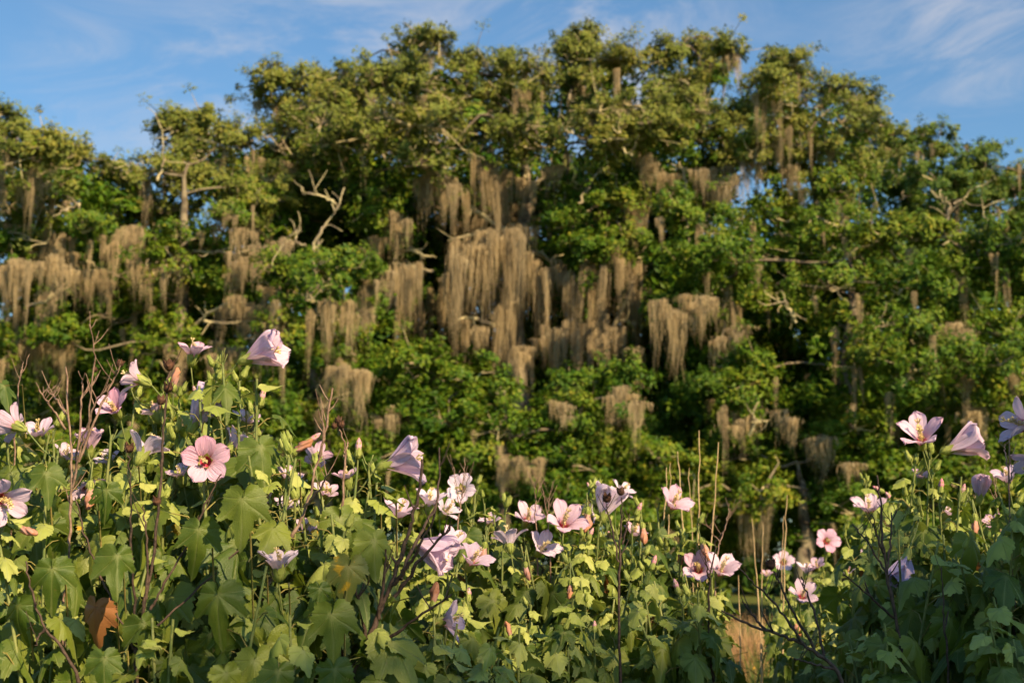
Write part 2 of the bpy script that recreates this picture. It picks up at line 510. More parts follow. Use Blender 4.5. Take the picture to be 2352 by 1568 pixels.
def moss_mesh(k):
    """Hanging moss: a ragged veil of thin curling fibres, some of them gathered into strands that run to a point."""
    vs, fs, ti, n0 = [], [], [], 0
    half = rng.uniform(0.10, 0.17)
    peak = rng.uniform(-0.5, 0.5) * half
    arch = rng.uniform(0.03, 0.12)
    jobs = []
    for i in range(64):                         # free fibres, longest under the peak
        x = rng.normal() * half * 0.55
        env = max(0.12, 1.0 - (abs(x - peak) / (1.25 * half)) ** 1.2)
        jobs.append((x, rng.normal() * 0.035, env * (0.15 + 0.85 * rng.uniform() ** 1.6), 0.0, rng.uniform(0, 1), rng.normal() * 0.05, rng.uniform(0, 6.28), 1.6))
    for st in range(6):                         # gathered strands
        cx, cy, ph, sl = rng.normal() * half * 0.55, rng.normal() * 0.03, rng.uniform(0, 6.28), rng.normal() * 0.04
        SL = max(0.25, 1.0 - abs(cx - peak) / (1.4 * half)) * rng.uniform(0.6, 1.0)
        tone = rng.uniform(0.1, 0.9)
        for i in range(13):
            g = SL * (0.25 + 0.75 * rng.uniform() ** 1.3)
            jobs.append((cx + rng.normal() * 0.011, cy + rng.normal() * 0.011, g, SL, np.clip(tone + rng.normal() * 0.2, 0, 1), sl, ph, 1.0))
    for (x, y, L, SL, tone, sl, ph0, curl) in jobs:
        tt = np.linspace(0, 1, 8)
        ph = rng.uniform(0, 6.28, 4)
        z0 = -arch * ((x - peak) / half) ** 2 * 0.5 - rng.uniform(0, 0.05)
        X = x + sl * tt * L + 0.016 * np.sin(tt * 5 * L + ph0) + 0.009 * curl * np.sin(tt * 12 * L + ph[1]) + 0.004 * curl * np.sin(tt * 29 * L + ph[3])
        Yc = y + 0.012 * np.sin(tt * 5 * L + ph0 + 1) + 0.008 * curl * np.sin(tt * 11 * L + ph[2])
        Z = z0 - tt * L
        w_ = rng.uniform(0.0018, 0.0042) * (1 - 0.8 * tt ** 1.5)
        aa = rng.uniform(0, math.pi)
        A = np.stack([X - math.cos(aa) * w_, Yc - math.sin(aa) * w_, Z], 1)
        B = np.stack([X + math.cos(aa) * w_, Yc + math.sin(aa) * w_, Z], 1)
        vs.append(np.stack([A, B], 1).reshape(-1, 3))
        fs.append(np.arange(7)[:, None] * 2 + n0 + np.array([[0, 1, 3, 2]]))
        ti.append(np.full(7, tone))
        n0 += 16
    return mesh_np('moss_strands', np.concatenate(vs), np.concatenate(fs), M['moss'], tint=np.concatenate(ti))


MOSS = [moss_mesh(i) for i in range(16)]


def oak(label, base_px, Y, trunk_px, lobes, pale_above=420, moss_p=0.6, leaf=0.155, mat='oak', hand_limbs=(), curtains=(), trunk_r=0.45,
        dens=1.0, seed=0, dys=2.0, back=True, fill=()):
    """lobes: (px, py, rx, ry[, dY]) foliage masses read off the photograph, each given its own depth, a few added to block the sun."""
    global rng
    rng = np.random.default_rng(1000 + seed)
    b = at(base_px, 1400, Y)
    b[2] = 0.0
    root = bpy.data.objects.new('live_oak', None)
    COL.objects.link(root)
    root.location = b
    tag(root, label, 'tree', 'live oaks hung with moss')
    sc = Y / F0
    tp = [b.copy()] + [at(px, py, Y + (q[0] if q else 0)) for (px, py, *q) in trunk_px]
    tp = np.array(tp)
    # trunk
    tt = np.linspace(0, len(tp) - 1, 4 * len(tp))
    sm = np.stack([np.interp(tt, np.arange(len(tp)), tp[:, i]) for i in range(3)], 1)
    sm[2:-1] += rng.normal(size=sm[2:-1].shape) * 0.05
    rad = trunk_r * (1 - 0.90 * np.linspace(0, 1, len(sm))) * (1 + 0.5 * np.exp(-np.linspace(0, 1, len(sm)) * 14))
    mb = MB()
    mb.tube(sm - b, rad, 10)
    obj('trunk', mb.mesh('trunk', M['trunk']), root)
    # lobe centres in space
    Lc, Lr, Lpy = [], [], []
    for lb in lobes:
        px, py, rx, ry = lb[:4]
        dy = lb[4] if len(lb) > 4 else rng.normal() * dys
        Lc.append(at(px, py, Y + dy))
        Lr.append((rx * sc * 0.96, max(rx, ry) * sc * 0.85, ry * sc * 0.95))
        Lpy.append(py)
    Lc, Lr, Lpy = np.array(Lc), np.array(Lr), np.array(Lpy)
    # limbs: every lobe joins the nearest node that is already held
    nodes = [(p, -1) for p in sm[len(sm) // 4:]]
    order = np.argsort(np.linalg.norm(Lc - sm[-1], axis=1))
    parent_pos, own = {}, {}
    pos = [p for p, _ in nodes]
    cost = [0.0] * len(pos)
    kids = {}
    pidx = {}
    for li in order:
        d = np.linalg.norm(np.array(pos) - Lc[li], axis=1)
        k = int(np.argmin(d + 0.25 * np.array(cost)))
        pidx[li] = k
        own[li] = len(pos)
        pos.append(Lc[li])
        cost.append(cost[k] + d[k])
    desc = {li: 1 for li in order}
    inv = {v: k for k, v in own.items()}
    for li in order[::-1]:
        if pidx[li] in inv:
            desc[inv[pidx[li]]] += desc[li]
    for li in order:
        p0, p1 = pos[pidx[li]], Lc[li]
        r = 0.022 + 0.013 * math.sqrt(desc[li])
        pts = wobble(p0, p1, 8, 0.11, 0.05)
        pts[0] = p0
        mb = MB()
        mb.tube(pts - b, np.linspace(r, r * 0.6, 8), 6)
        lo = obj('limb', mb.mesh('limb', M['trunk']), root)
        if Lpy[li] < 820 and rng.uniform() < 0.8:
            for _ in range(rng.integers(1, 4)):
                dv = norm(rng.normal(size=3) * np.array([1.0, 0.5, 0.7]) + np.array([0, -0.55, 0.15]))
                q0 = pts[5] + (p1 - pts[5]) * rng.uniform(0, 1)
                q1 = q0 + dv * (Lr[li] * rng.uniform(0.85, 1.15) + 0.1)
                q = wobble(q0, q1, 9, 0.10) + np.cumsum(rng.normal(size=(9, 3)) * 0.045, 0)
                r1 = rng.uniform(0.022, 0.050)
                V, Fq = tube(q - b, np.linspace(r1, r1 * 0.4, 9), 5)
                obj('branch', mesh_np('branch', V, Fq, M['limb'], smooth=True), lo)
                q2 = wobble(q[5], q[5] + norm(dv + rng.normal(size=3) * 0.7) * rng.uniform(0.3, 0.8), 6, 0.12)
                V, Fq = tube(q2 - b, np.linspace(r1 * 0.6, 0.009, 6), 5)
                obj('branch', mesh_np('branch', V, Fq, M['limb'], smooth=True), lo)
    for (pl_, r) in hand_limbs:
        pts = np.array([at(q[0], q[1], Y + (q[2] if len(q) > 2 else -0.8)) for q in pl_])
        tt = np.linspace(0, len(pts) - 1, 4 * len(pts))
        pts = np.stack([np.interp(tt, np.arange(len(pts)), pts[:, i]) for i in range(3)], 1) + np.cumsum(rng.normal(size=(len(tt), 3)) * 0.016, 0) + rng.normal(size=(len(tt), 3)) * 0.022
        mb = MB()
        mb.tube(pts - b, np.linspace(r * 0.85, r * 0.25, len(pts)) * (1 + 0.12 * rng.normal(size=len(pts))), 7)
        lo = obj('limb', mb.mesh('limb', M['limb']), root)
        for _ in range(5):     # forks
            k = rng.integers(2, len(pts))
            dv = norm(rng.normal(size=3) * np.array([1, 0.7, 0.8]) + np.array([0, 0, 0.35]))
            q = wobble(pts[k], pts[k] + dv * rng.uniform(0.3, 0.9), 7, 0.07)
            V, Fq = tube(q - b, np.linspace(r * 0.32, 0.010, 7), 5)
            obj('branch', mesh_np('branch', V, Fq, M['limb'], smooth=True), lo)
    # foliage: clumps on each lobe, sprays on each clump, leaves on each spray
    sp_c, sp_o, sp_t, tw0, tw1, tw_r = [], [], [], [], [], []
    pale = []
    for i in range(len(Lc)):
        area = Lr[i][0] * Lr[i][2]
        nc = max(6, int(12.5 * area ** 0.8 * dens))
        q = norm(rng.normal(size=(nc, 3))) * rng.uniform(0.45, 1.0, nc)[:, None]
        q[:, 2] += 0.1
        cc = Lc[i] + q * Lr[i]
        cc = cc[gaps(cc)]
        q = norm((cc - Lc[i]) / Lr[i])
        ltone = rng.uniform(0.15, 0.6)
        for c, o in zip(cc, q):
            tw0.append(Lc[i] + (c - Lc[i]) * 0.15)
            tw1.append(c)
            tw_r.append((0.040, 0.016))
            rc = rng.uniform(0.28, 0.78)
            ns = int(10 * rc + rng.integers(1, 4))
            ct = np.clip(ltone + rng.normal() * 0.15, 0.03, 0.8)
            off = norm(rng.normal(size=(ns, 3)))
            off[:, 2] = np.where(off[:, 2] < -0.15, -off[:, 2] * 0.8, off[:, 2])
            off = off * (rc * rng.uniform(0.65, 1.05, ns))[:, None] * np.array([1.0, 1.0, rng.uniform(0.65, 1.1)])
            off = np.concatenate([off, rng.normal(size=(2, 3)) * 0.42])
            for e in off:
                sp_c.append(c + e)
                sp_o.append(norm(0.4 * o + 1.3 * norm(e)))
                sp_t.append(ct)
                pale.append(Lpy[i])
                if Lpy[i] > pale_above and rng.uniform() < 0.7:
                    continue
                tw0.append(c)
                tw1.append(c + e * 1.12)
                tw_r.append((0.020, 0.008) if Lpy[i] < pale_above else (0.013, 0.006))
        if Lpy[i] < pale_above:      # loose shoots that stand clear of the crown's edge
            for j in range(rng.integers(5, 9)):
                a, e = rng.uniform(0, 6.28), rng.uniform(-0.1, 1.2)
                o = np.array([math.cos(a) * math.cos(e), math.sin(a) * math.cos(e), math.sin(e)])
                c0, c1 = Lc[i] + o * Lr[i] * 0.8, Lc[i] + o * (Lr[i] * rng.uniform(1.05, 1.25) + 0.25)
                tw0.append(c0)
                tw1.append(c1)
                tw_r.append((0.022, 0.009))
                for f in (0.45, 0.75, 1.0):
                    sp_c.append(c0 + (c1 - c0) * f + rng.normal(size=3) * 0.07)
                    sp_o.append(o)
                    sp_t.append(rng.uniform(0.2, 0.6))
                    pale.append(Lpy[i])
    sp_c, sp_o, sp_t, pale = map(np.array, (sp_c, sp_o, sp_t, pale))
    k = gaps(sp_c)
    sp_c, sp_o, sp_t, pale = sp_c[k], sp_o[k], sp_t[k], pale[k]
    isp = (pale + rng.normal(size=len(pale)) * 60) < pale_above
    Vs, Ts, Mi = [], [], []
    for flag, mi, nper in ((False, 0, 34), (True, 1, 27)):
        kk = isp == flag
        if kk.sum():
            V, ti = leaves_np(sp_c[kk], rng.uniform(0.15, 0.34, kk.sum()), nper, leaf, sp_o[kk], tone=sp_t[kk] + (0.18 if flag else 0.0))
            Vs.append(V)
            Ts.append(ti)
            Mi.append(np.full(len(V), mi))
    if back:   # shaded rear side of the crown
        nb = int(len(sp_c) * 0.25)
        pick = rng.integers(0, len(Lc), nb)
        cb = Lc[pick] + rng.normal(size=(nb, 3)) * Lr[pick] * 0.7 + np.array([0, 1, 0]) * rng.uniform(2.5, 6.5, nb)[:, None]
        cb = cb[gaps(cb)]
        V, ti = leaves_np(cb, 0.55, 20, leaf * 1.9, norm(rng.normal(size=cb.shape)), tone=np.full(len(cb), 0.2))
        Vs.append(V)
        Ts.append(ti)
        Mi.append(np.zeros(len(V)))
    for (x0, x1, y0, y1, d0, d1, cnt) in fill:   # deep inner leaves, darkest tone painted in as the hollow's shade
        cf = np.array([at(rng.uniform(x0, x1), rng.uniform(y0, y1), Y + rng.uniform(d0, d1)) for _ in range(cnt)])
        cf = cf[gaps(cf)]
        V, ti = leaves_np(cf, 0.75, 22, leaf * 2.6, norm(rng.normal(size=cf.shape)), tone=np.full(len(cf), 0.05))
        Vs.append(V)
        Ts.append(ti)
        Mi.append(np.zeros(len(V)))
    V = np.concatenate(Vs)
    nf = len(V)
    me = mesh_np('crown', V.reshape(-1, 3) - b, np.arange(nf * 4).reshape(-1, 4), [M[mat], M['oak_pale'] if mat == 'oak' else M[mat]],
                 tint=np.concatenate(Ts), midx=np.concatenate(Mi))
    tag(obj('crown', me, root), kind='stuff')
    tw0, tw1, tw_r = np.array(tw0), np.array(tw1), np.array(tw_r)
    V, Fq = sticks(tw0 - b, tw1 - b, tw_r[:, 0], tw_r[:, 1])
    tag(obj('twigs', mesh_np('twigs', V, Fq, M['twig']), root), kind='stuff')
    # moss: curtains seen in the photograph, then tufts under the lobes
    hang = []
    for cu in curtains:
        x0, x1, y0, y1 = cu[:4]
        dy = (cu[4] if len(cu) > 4 else -0.6) - 1.2
        wav = rng.uniform(0, 6.28, 2)
        n = max(1, int(round((x1 - x0) / (24.0 if dy > 2 else 11.0))))
        for j in range(n):
            px = x0 + (x1 - x0) * (j + 0.5) / n + rng.normal() * 3
            py0 = y0 + 13 * math.sin(px / 26.0 + wav[0]) + 9 * math.sin(px / 11.0 + wav[1]) + rng.normal() * 7
            full = (y1 - y0) * (0.55 + 0.95 * rng.uniform() ** 1.3) * sc
            hang.append((at(px, py0, Y + dy + rng.normal() * 0.5), full, rng.uniform(1.0, 2.5)))
    for i in range(len(Lc)):
        nm = rng.poisson(moss_p * (2.0 + 1.2 * Lr[i][0]))
        for j in range(nm):
            u = rng.uniform(-0.95, 0.95)
            p = Lc[i] + np.array([u * Lr[i][0], (rng.normal() * 0.45 - 0.20) * Lr[i][1], -rng.uniform(0.2, 0.9) * Lr[i][2] * math.sqrt(1 - u * u)])
            hang.append((p, rng.uniform(0.5, 2.0), rng.uniform(0.5, 1.5)))
    if len(hang) > 295:
        hang = hang[:295]
    for p, ln, wd in hang:
        o = obj('spanish_moss', MOSS[rng.integers(len(MOSS))], root)
        o.location = p - b
        o.rotation_euler = (rng.normal() * 0.04, rng.normal() * 0.04, rng.choice([0.0, math.pi]) + rng.normal() * 0.5)
        o.scale = (wd, wd, max(0.35, ln * 1.38))
        o['kind'] = 'stuff'
    return root


oak('tallest broad live oak with long moss curtains around its pale forked trunk, in the middle', 1205, 46,
    [(1195, 1150), (1188, 900), (1180, 720), (1188, 580), (1212, 460), (1205, 370), (1190, 290)],
    [(620, 215, 75, 50), (700, 250, 100, 75), (760, 205, 75, 45), (850, 195, 85, 60), (935, 130, 52, 40), (985, 98, 40, 22), (930, 210, 85, 65),
     (1060, 165, 62, 45), (1150, 180, 75, 50), (1220, 195, 45, 50), (1050, 240, 100, 65), (1170, 260, 100, 65), (780, 290, 115, 70),
     (640, 340, 80, 62), (700, 390, 100, 52), (900, 300, 100, 62), (1330, 132, 42, 35), (1338, 96, 30, 17), (1315, 200, 48, 50), (1400, 178, 52, 45),
     (1440, 150, 42, 38), (1530, 130, 44, 28), (1600, 125, 38, 24), (1670, 122, 24, 20), (1640, 175, 32, 32), (1560, 205, 60, 42),
     (1480, 245, 66, 50), (1600, 255, 58, 42), (1380, 270, 68, 44), (1520, 310, 90, 42), (1420, 345, 80, 42), (1300, 340, 44, 30),
     (1605, 330, 50, 32), (960, 380, 76, 42), (860, 440, 46, 36, -2), (872, 492, 46, 26, -2), (1060, 330, 74, 44), (1340, 450, 62, 42, -2),
     (1305, 520, 50, 42, -2), (1330, 590, 46, 34, -2.4), (1425, 560, 52, 30, -2.2), (1430, 480, 44, 34, -2), (1240, 300, 52, 44),
     (950, 290, 120, 50, -4), (1180, 320, 110, 40, -2), (1430, 290, 110, 50, -3.5), (680, 480, 80, 55, 1), (770, 500, 70, 55, 2.5), (640, 550, 60, 50, 2), (730, 580, 60, 50, 3), (1685, 300, 36, 34, 1), (1680, 370, 42, 32, 1), (760, 330, 100, 55, -4),  # forward roof lobes added to keep sun off the hollow
     (1000, 560, 160, 90, 7), (1250, 640, 170, 100, 7.5), (1450, 640, 140, 110, 6.5), (1150, 800, 200, 90, 7), (1450, 800, 150, 90, 7),
     (900, 680, 120, 90, 6.5), (850, 560, 70, 80, 6)],
    moss_p=0.8, seed=1, trunk_r=0.55, fill=[(840, 1620, 400, 1000, 6, 11, 1700), (600, 900, 380, 640, 5, 8, 520)],
    hand_limbs=[([(1188, 545, 0), (1170, 528), (1120, 495), (1085, 470), (1050, 430)], 0.15), ([(1175, 530, -.4), (1100, 532), (1060, 545), (1030, 552)], 0.09),
                ([(1212, 440, 0), (1240, 420, -.6), (1265, 395, -.8), (1292, 378, -1)], 0.11), ([(1212, 440, 0), (1218, 410, -.6), (1210, 385, -.8)], 0.10),
                ([(1000, 628), (960, 620), (905, 608)], 0.075), ([(975, 592), (955, 580), (935, 565)], 0.085), ([(1180, 620, 0), (1230, 580, -.5), (1265, 600, -.9)], 0.16),
                ([(1150, 750, -.5), (1100, 742), (1055, 735)], 0.14), ([(1390, 345), (1350, 325), (1300, 300)], 0.09), ([(1420, 790, -.4), (1400, 760), (1450, 660), (1480, 560)], 0.12),
                ([(960, 350), (930, 300), (905, 260)], 0.06), ([(1000, 350, -1.4), (975, 310, -1.4), (960, 270, -1.4)], 0.07), ([(885, 365), (850, 335), (800, 300)], 0.06),
                ([(1575, 440, -1), (1550, 425, -1), (1530, 418, -1)], 0.08), ([(1575, 440, -1), (1572, 395, -1), (1560, 370, -1)], 0.09), ([(1330, 470, -2.6), (1350, 430, -2.6), (1390, 380, -2.4)], 0.05)],
    curtains=[(955, 1012, 400, 520), (985, 1050, 395, 480), (1032, 1180, 545, 720, -.9), (1010, 1060, 640, 790), (1060, 1120, 560, 700, -1), (905, 965, 612, 800, -1),
              (1075, 1135, 360, 480), (1110, 1170, 380, 560, -.2), (1190, 1228, 400, 540, -.5), (1160, 1215, 530, 690, -.7), (1205, 1290, 600, 730, -.6), (880, 940, 505, 600),
              (1340, 1400, 600, 800, -1), (1390, 1470, 570, 690, -1), (1310, 1390, 740, 890, -1), (1390, 1430, 740, 850, -1), (1140, 1200, 690, 850, -.6), (1065, 1115, 750, 850),
              (1290, 1340, 640, 760), (1440, 1480, 460, 600), (1500, 1560, 390, 470), (1640, 1700, 390, 470), (1590, 1640, 380, 450), (1460, 1500, 350, 450),
              (1030, 1075, 420, 540), (1250, 1310, 380, 460), (1500, 1640, 690, 830, 5.0), (860, 1100, 440, 640, 5), (1100, 1480, 470, 680, 5.5), (900, 1240, 660, 860, 5.5), (1240, 1500, 660, 860, 5.5), (1240, 1300, 740, 870), (1180, 1250, 780, 870), (1400, 1440, 240, 300), (820, 880, 540, 640)])

oak('live oak with grey mossy top and low green boughs, second tree from the left border', 400, 43,
    [(395, 1150), (420, 950), (400, 780), (430, 620), (420, 480), (430, 380)],
    [(400, 292, 42, 26), (480, 290, 52, 30), (440, 345, 80, 45), (540, 335, 42, 40), (340, 400, 80, 45), (270, 405, 42, 30), (480, 430, 100, 55),
     (600, 445, 80, 52), (230, 470, 62, 44), (360, 490, 100, 45), (520, 510, 80, 42), (400, 600, 60, 34), (440, 562, 70, 26), (350, 690, 60, 40),
     (270, 735, 60, 42), (430, 670, 54, 34), (500, 645, 44, 26), (240, 805, 80, 50), (380, 785, 70, 42), (480, 830, 52, 34), (140, 765, 42, 34),
     (565, 470, 52, 36), (330, 860, 90, 45), (120, 940, 90, 50), (260, 970, 110, 55), (420, 960, 110, 60), (100, 1060, 110, 70), (300, 1090, 130, 70),
     (420, 700, 190, 110, 6), (250, 620, 160, 100, 6), (150, 800, 130, 100, 5), (450, 880, 150, 80, 5)],
    pale_above=500, moss_p=1.0, seed=2, trunk_r=0.45, fill=[(60, 640, 540, 1050, 5, 9, 800)],
    hand_limbs=[([(420, 600, 0), (450, 580, -.8), (500, 590, -1.2), (560, 585, -1.4), (620, 570, -1.5)], 0.07), ([(430, 760, -.4), (480, 720, -1), (545, 685, -1.4), (575, 700, -1.4)], 0.08),
                ([(470, 740, -1.2), (530, 740, -1.4), (575, 735, -1.4)], 0.06), ([(200, 600, -1), (240, 625, -1), (290, 640, -1)], 0.05), ([(120, 640, -1), (150, 660, -1), (100, 670, -1)], 0.06),
                ([(340, 600, -1.2), (380, 620, -1.2), (430, 612, -1.2)], 0.06), ([(90, 540, -1), (135, 520, -1), (160, 480, -1)], 0.05), ([(360, 420, -1), (375, 370, -1), (370, 300, -1)], 0.05)],
    curtains=[(520, 600, 590, 650), (530, 575, 590, 660), (500, 620, 700, 800), (390, 420, 590, 680), (60, 140, 560, 660), (100, 140, 660, 770), (150, 200, 600, 690),
              (20, 60, 570, 680), (230, 330, 530, 620), (500, 560, 500, 570), (580, 660, 560, 640), (200, 260, 640, 720), (20, 130, 770, 860), (130, 180, 780, 880), (300, 350, 590, 660), (600, 660, 640, 720), (470, 560, 790, 850)])

oak('live oak cut by the left border with moss on thin open boughs', -70, 41,
    [(-65, 1100), (-50, 850), (-70, 650), (-40, 500), (-20, 400)],
    [(10, 290, 42, 34), (60, 342, 52, 36), (112, 365, 52, 34), (172, 372, 34, 22), (30, 420, 72, 45), (120, 442, 70, 36), (60, 500, 80, 44), (190, 530, 54, 34),
     (15, 575, 62, 36), (20, 690, 46, 34), (70, 770, 36, 26), (-70, 400, 80, 100), (-100, 600, 100, 120), (-60, 800, 90, 110), (40, 620, 100, 80, 5), (60, 800, 110, 100, 5)],
    pale_above=480, moss_p=1.1, seed=3, trunk_r=0.4,
    hand_limbs=[([(60, 430, -.8), (100, 400, -.9), (140, 370, -1)], 0.05), ([(-20, 560, -.6), (40, 545, -.9), (110, 560, -1)], 0.05), ([(60, 700, -1), (110, 690, -1), (160, 640, -1)], 0.06)],
    curtains=[(60, 110, 400, 460), (0, 30, 330, 470), (90, 130, 380, 440), (30, 70, 590, 700), (0, 40, 600, 720), (90, 160, 600, 680)])

oak('rounded green live oak whose low boughs stand behind the tallest hibiscus', 740, 39.5,
    [(745, 1150), (740, 950), (722, 800), (735, 700), (720, 620), (735, 530)],
    [(760, 622, 70, 42), (700, 682, 70, 44), (822, 642, 42, 32), (650, 782, 52, 44), (740, 812, 80, 44), (802, 792, 42, 34), (660, 872, 44, 34), (700, 935, 80, 44),
     (780, 985, 80, 44), (640, 962, 52, 50), (560, 945, 62, 52), (845, 975, 44, 34), (720, 1055, 110, 50), (600, 1085, 72, 50), (640, 640, 40, 30), (880, 1040, 60, 40),
     (760, 760, 120, 90, 4), (700, 950, 150, 90, 4), (800, 1080, 160, 70, 3)],
    pale_above=300, moss_p=0.5, seed=4, trunk_r=0.3,
    hand_limbs=[([(722, 600, -.6), (715, 560, -.8), (740, 510, -.8), (770, 470, -.8), (785, 420, -.8)], 0.065), ([(770, 470, -.8), (740, 455, -.9), (700, 445, -.9), (690, 440, -.9)], 0.045),
                ([(722, 700, -.6), (735, 720, -.9), (760, 735, -.9)], 0.07), ([(700, 560, -.6), (680, 550, -.8), (680, 530, -.8), (650, 555, -.8)], 0.045), ([(735, 930, -1.6), (745, 950, -1.6), (735, 905, -1.6)], 0.04)],
    curtains=[(760, 850, 840, 920, -1), (905, 945, 920, 1010), (750, 800, 690, 780), (590, 640, 740, 830), (850, 900, 640, 730, 1), (820, 860, 700, 800, 2), (860, 910, 950, 1000)])

oak('low spreading bright green live oak bough mass behind the middle hibiscus', 1160, 38,
    [(1160, 1200), (1150, 1080), (1165, 980), (1160, 900)],
    [(960, 832, 54, 34), (905, 892, 52, 34), (962, 905, 62, 44), (1080, 892, 90, 42), (1150, 932, 100, 50), (1030, 972, 80, 44), (1180, 1005, 100, 44), (1345, 892, 80, 40),
     (1425, 882, 44, 32), (1322, 962, 60, 44), (1100, 1065, 76, 42), (1005, 1085, 54, 34), (1280, 1085, 105, 52), (1385, 1055, 90, 44), (1480, 1065, 80, 44), (1400, 1135, 125, 44),
     (1550, 1085, 72, 52), (1205, 1135, 54, 34), (1000, 1160, 90, 40), (1120, 1160, 70, 40), (1300, 1180, 140, 50), (1500, 1180, 120, 50), (930, 980, 60, 40),
     (1150, 1050, 160, 80, 4), (1400, 1020, 150, 90, 4), (1000, 950, 120, 80, 4)],
    pale_above=0, moss_p=0.16, seed=5, trunk_r=0.28, dys=0.8,
    hand_limbs=[([(1150, 1040, -.8), (1140, 1000, -1.1), (1150, 970, -1.1)], 0.035)],
    curtains=[(1150, 1250, 1045, 1120, 0), (1400, 1475, 905, 990), (1270, 1310, 940, 985, -1), (1150, 1180, 1080, 1140, 0)])

oak('wide dense green live oak on the right with few moss tufts', 1950, 40,
    [(1945, 1200), (1960, 1000), (1940, 850), (1960, 700), (1950, 600)],
    [(1560, 502, 60, 42), (1650, 512, 80, 42), (1780, 502, 80, 42), (1600, 592, 70, 52), (1700, 602, 90, 52), (1660, 682, 80, 34), (1830, 582, 90, 52), (1930, 525, 90, 52),
     (2050, 545, 90, 52), (2150, 545, 80, 52), (1900, 662, 90, 42), (2020, 642, 80, 52), (2130, 652, 80, 52), (2250, 602, 90, 60), (2330, 652, 62, 60), (1960, 742, 80, 42),
     (2080, 742, 70, 42), (2200, 722, 70, 42), (1760, 690, 50, 30), (1680, 832, 80, 38), (1622, 892, 52, 32), (1742, 852, 42, 34), (1700, 922, 52, 34), (2000, 832, 44, 34),
     (2080, 865, 80, 42), (2150, 802, 52, 34), (2130, 942, 80, 42), (2250, 842, 80, 52), (2300, 772, 70, 42), (2335, 902, 52, 60), (1900, 932, 52, 34), (1960, 985, 70, 38),
     (2050, 952, 44, 30), (2400, 700, 80, 120), (2400, 900, 80, 120), (2330, 560, 70, 50),
     (1750, 750, 160, 100, 5), (1950, 850, 150, 100, 5), (2200, 900, 170, 110, 5), (1650, 980, 140, 80, 5), (1850, 620, 160, 90, 4), (2100, 650, 180, 90, 4)],
    pale_above=380, moss_p=0.6, seed=6, trunk_r=0.45, fill=[(1560, 2400, 560, 1100, 5, 9, 700)],
    hand_limbs=[([(1960, 860, -1), (1985, 880, -1.3), (1960, 840, -1.3)], 0.05), ([(1830, 740, -1.3), (1815, 715, -1.4), (1800, 690, -1.4)], 0.06), ([(1690, 980, -1), (1680, 940, -1.2), (1675, 915, -1.2)], 0.05),
                ([(2170, 520, -1), (2190, 470, -1.2), (2170, 440, -1.2)], 0.06), ([(2190, 470, -1.2), (2230, 440, -1.2)], 0.05), ([(2270, 560, -1.2), (2262, 510, -1.2), (2255, 470, -1.2)], 0.05),
                ([(2150, 770, -1.3), (2220, 760, -1.5), (2250, 740, -1.5)], 0.05)],
    curtains=[(1900, 1010, 790, 900, -.4), (1920, 990, 860, 940, -.6), (2190, 2240, 760, 830, -1), (1510, 1570, 690, 800), (1570, 1640, 690, 780), (1640, 1720, 760, 810), (2180, 2230, 850, 900, -.6),
              (1680, 1740, 960, 1010, -1), (1790, 1830, 950, 1010, -1), (2220, 2260, 960, 1030, -.6)])

oak('low live oak with dark hollow below it, behind the gap in the flowers', 1850, 38.5,
    [(1848, 1300), (1852, 1200), (1840, 1120), (1830, 1060)],
    [(1690, 1052, 90, 44), (1760, 1112, 70, 52), (1640, 1122, 90, 52), (1550, 1155, 80, 52), (1920, 1022, 80, 44), (1980, 1072, 70, 44), (2060, 1085, 52, 44), (1880, 1155, 80, 50),
     (1960, 1185, 80, 52), (2100, 1175, 90, 52), (2260, 1055, 52, 44), (1700, 1150, 80, 40), (2200, 965, 70, 42), (2320, 1010, 70, 70), (2200, 1120, 80, 60),
     (1900, 1240, 90, 50), (2000, 1260, 90, 50), (2300, 1150, 90, 70), (1700, 1230, 90, 60, 4), (2150, 1080, 170, 100, 4), (1850, 1080, 120, 100, 5)],
    pale_above=0, moss_p=0.22, seed=7, trunk_r=0.3, dys=0.8,
    hand_limbs=[([(1720, 1000, -1), (1735, 965, -1.2), (1765, 965, -1.2)], 0.05)],
    curtains=[(1690, 1725, 1170, 1270, 1), (1850, 1900, 1010, 1090, 0), (2220, 2260, 960, 1020, 0), (1940, 1965, 1060, 1120, -.5)])

oak('live oak with domed crown rising behind the wide green one on the right', 1890, 46.5,
    [(1885, 1000), (1880, 750), (1890, 550), (1870, 400), (1860, 300)],
    [(1800, 152, 50, 28), (1842, 192, 42, 34), (1770, 202, 50, 34), (1730, 272, 50, 42), (1820, 272, 80, 52), (1922, 222, 52, 34), (1990, 242, 50, 34), (1960, 302, 80, 42),
     (1860, 352, 90, 42), (1735, 345, 34, 34), (1785, 405, 44, 34), (1960, 392, 80, 42), (1905, 442, 62, 32), (2030, 330, 50, 50), (1820, 480, 50, 30), (1900, 520, 150, 60, 3), (1640, 400, 40, 34)],
    pale_above=400, moss_p=0.65, seed=8, trunk_r=0.4, leaf=0.15,
    curtains=[(1640, 1670, 400, 470), (1700, 1740, 360, 430), (1810, 1850, 400, 470), (1900, 1950, 450, 510), (1750, 1790, 330, 390)])

oak('hazy live oak farthest back at the right border', 2210, 64,
    [(2205, 1000), (2210, 700), (2200, 500), (2210, 420)],
    [(2080, 332, 60, 40), (2150, 332, 70, 40), (2060, 412, 70, 50), (2160, 422, 80, 50), (2260, 382, 70, 40), (2330, 425, 70, 50), (2240, 472, 90, 42), (2345, 500, 52, 50), (2430, 480, 80, 80),
     (2100, 500, 90, 50)],
    pale_above=0, moss_p=0.35, seed=9, trunk_r=0.4, leaf=0.18, mat='oak_far')

